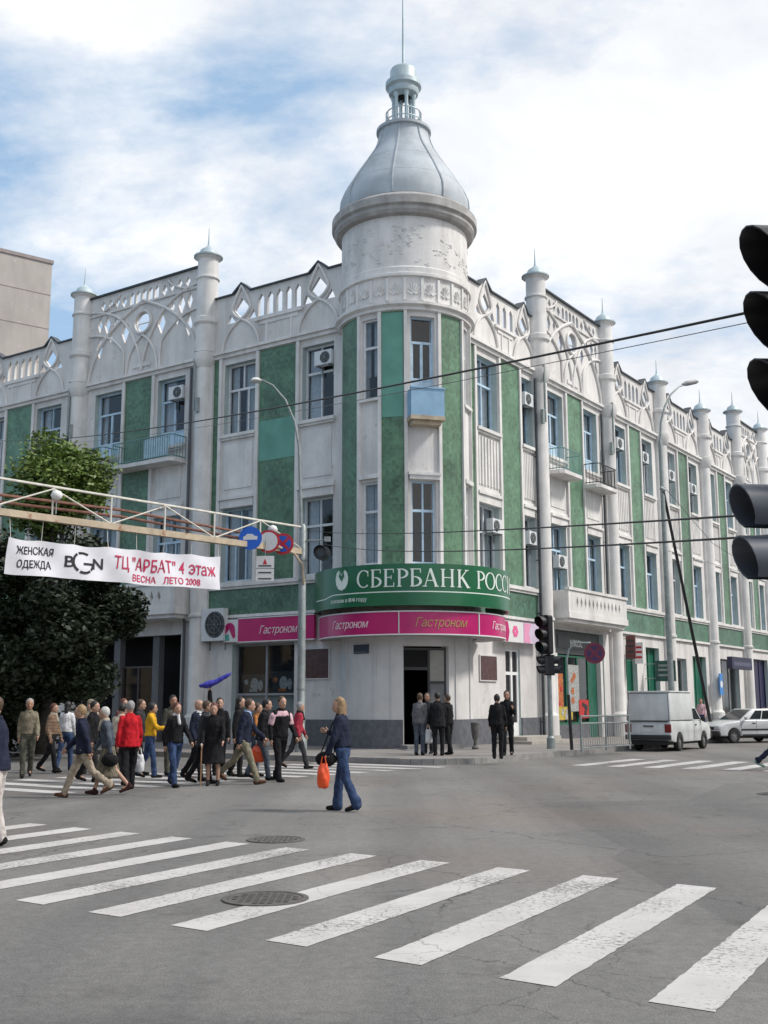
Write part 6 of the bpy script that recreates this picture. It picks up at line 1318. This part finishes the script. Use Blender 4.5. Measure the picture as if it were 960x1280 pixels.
# extra figures further back in the crowd
person('person in a dark coat at the far left edge of the crowd', -9.3, 26.5, 150, 1.70, top=dkgrey, bottom=blk, hairc='brown', coat=.3)
for (x, y, f, H, tp, bt, hc, st, lab) in ((-6.2, 24.0, 100, 1.66, blk, blk, 'black', 14, 'person in black with black hair between the navy walker and the cream cardigan'), (-5.75, 26.5, 95, 1.70, dkgrey, blk, 'brown', 12, 'person in a charcoal jacket behind the woman in red'), (-3.75, 23.5, 85, 1.66, dkgrey, blk, 'brown', 14, 'person in a dark grey jacket between the bald man and the cane'), (-2.65, 24.6, 95, 1.70, blk, bluegrey, 'black', 15, 'person in black just left of the sports jacket')):
    person(lab, x, y, f, H, top=tp, bottom=bt, hairc=hc, stride=st, coat=random.choice([.06, .12, .2]), build=random.uniform(.98, 1.12))
# blue folded umbrella held above the heads
p, h = person('man in black raising a blue umbrella behind the woman with the cane', -3.85, 26.4, 170, 1.72, top=blk, bottom=blk, hairc='black', stride=4, arms=((150, 25, 12), (0, 12, 6)))
hw = wpos(p, h[0]); t = thing('folded_umbrella', hw, 'blue half folded umbrella held above the crowd', 'umbrella'); m = MB(); ring_loft(m, [(Vector((-.25, 0, .05)), .03, .10, Vector((0, 0, 1)), Y_ if False else Vector((0, 1, 0))), (Vector((-.05, 0, .08)), .09, .12, Vector((0, 0, 1)), Vector((0, 1, 0))), (Vector((.12, 0, .13)), .07, .09, Vector((0, 0, 1)), Vector((0, 1, 0))), (Vector((.42, 0, .30)), .05, .04, Vector((-.5, 0, .85)), Vector((0, 1, 0))), (Vector((.52, 0, .36)), .01, .01, Vector((-.5, 0, .85)), Vector((0, 1, 0)))], 10)
soft(m, 'canopy', mat('umbrella_blue', (.03, .03, .32), .6), t, .02, 2, .012); m = MB(); m.tube([(0, 0, -.1), (.05, 0, .1)], .012, 6); m.build('shaft', black_m, t)
# group by the doorway and the pair at the corner (on the pavement)
person('man in a grey jacket facing the doorway, seen from behind', 1.02, 32.9, 15, 1.74, z=SW, top=grey, bottom=bluegrey, hairc='brown', coat=.1)
person('man between the others in the doorway group', 1.30, 34.0, 200, 1.76, z=SW, top=dkgrey, bottom=dkgrey, hairc='black', skin=skin_t)
p, h = person('man in a long black coat in the middle of the doorway group', 1.55, 32.7, 350, 1.76, z=SW, top=blk, bottom=blk, hairc='black', coat=.2, build=1.12)
bag(wpos(p, h[1]), .26, .14, .40, white_bag, 'white plastic bag hanging beside the man in the long black coat', .12)
person('man in black at the right of the doorway group', 1.88, 33.3, 310, 1.70, z=SW, top=blk, bottom=blk, hairc='brown', coat=.1, stride=6)
person('person in black seen from behind at the kerb right of the doorway', 3.06, 30.7, 10, 1.68, z=SW, top=blk, bottom=blk, hairc='black', coat=.08, build=1.05)
person('man in black facing the camera at the corner with folded arms', 3.55, 32.7, 190, 1.80, z=SW, top=blk, bottom=blk, hairc='black', arms=((25, 95, 8), (25, 95, 8)), stride=8, skin=skin_t)
person('person in dark blue trousers leaving at the right edge', 9.60, 27.7, 95, 1.72, top=navy, bottom=navy, hairc='brown', stride=24, shoes=(.25, .35, .32))
person('distant person in a pale pink top beyond the parked cars', 15.2, 54.2, 200, 1.68, z=SW, top=pinkw, bottom=jeans, hairc='brown')
finish()
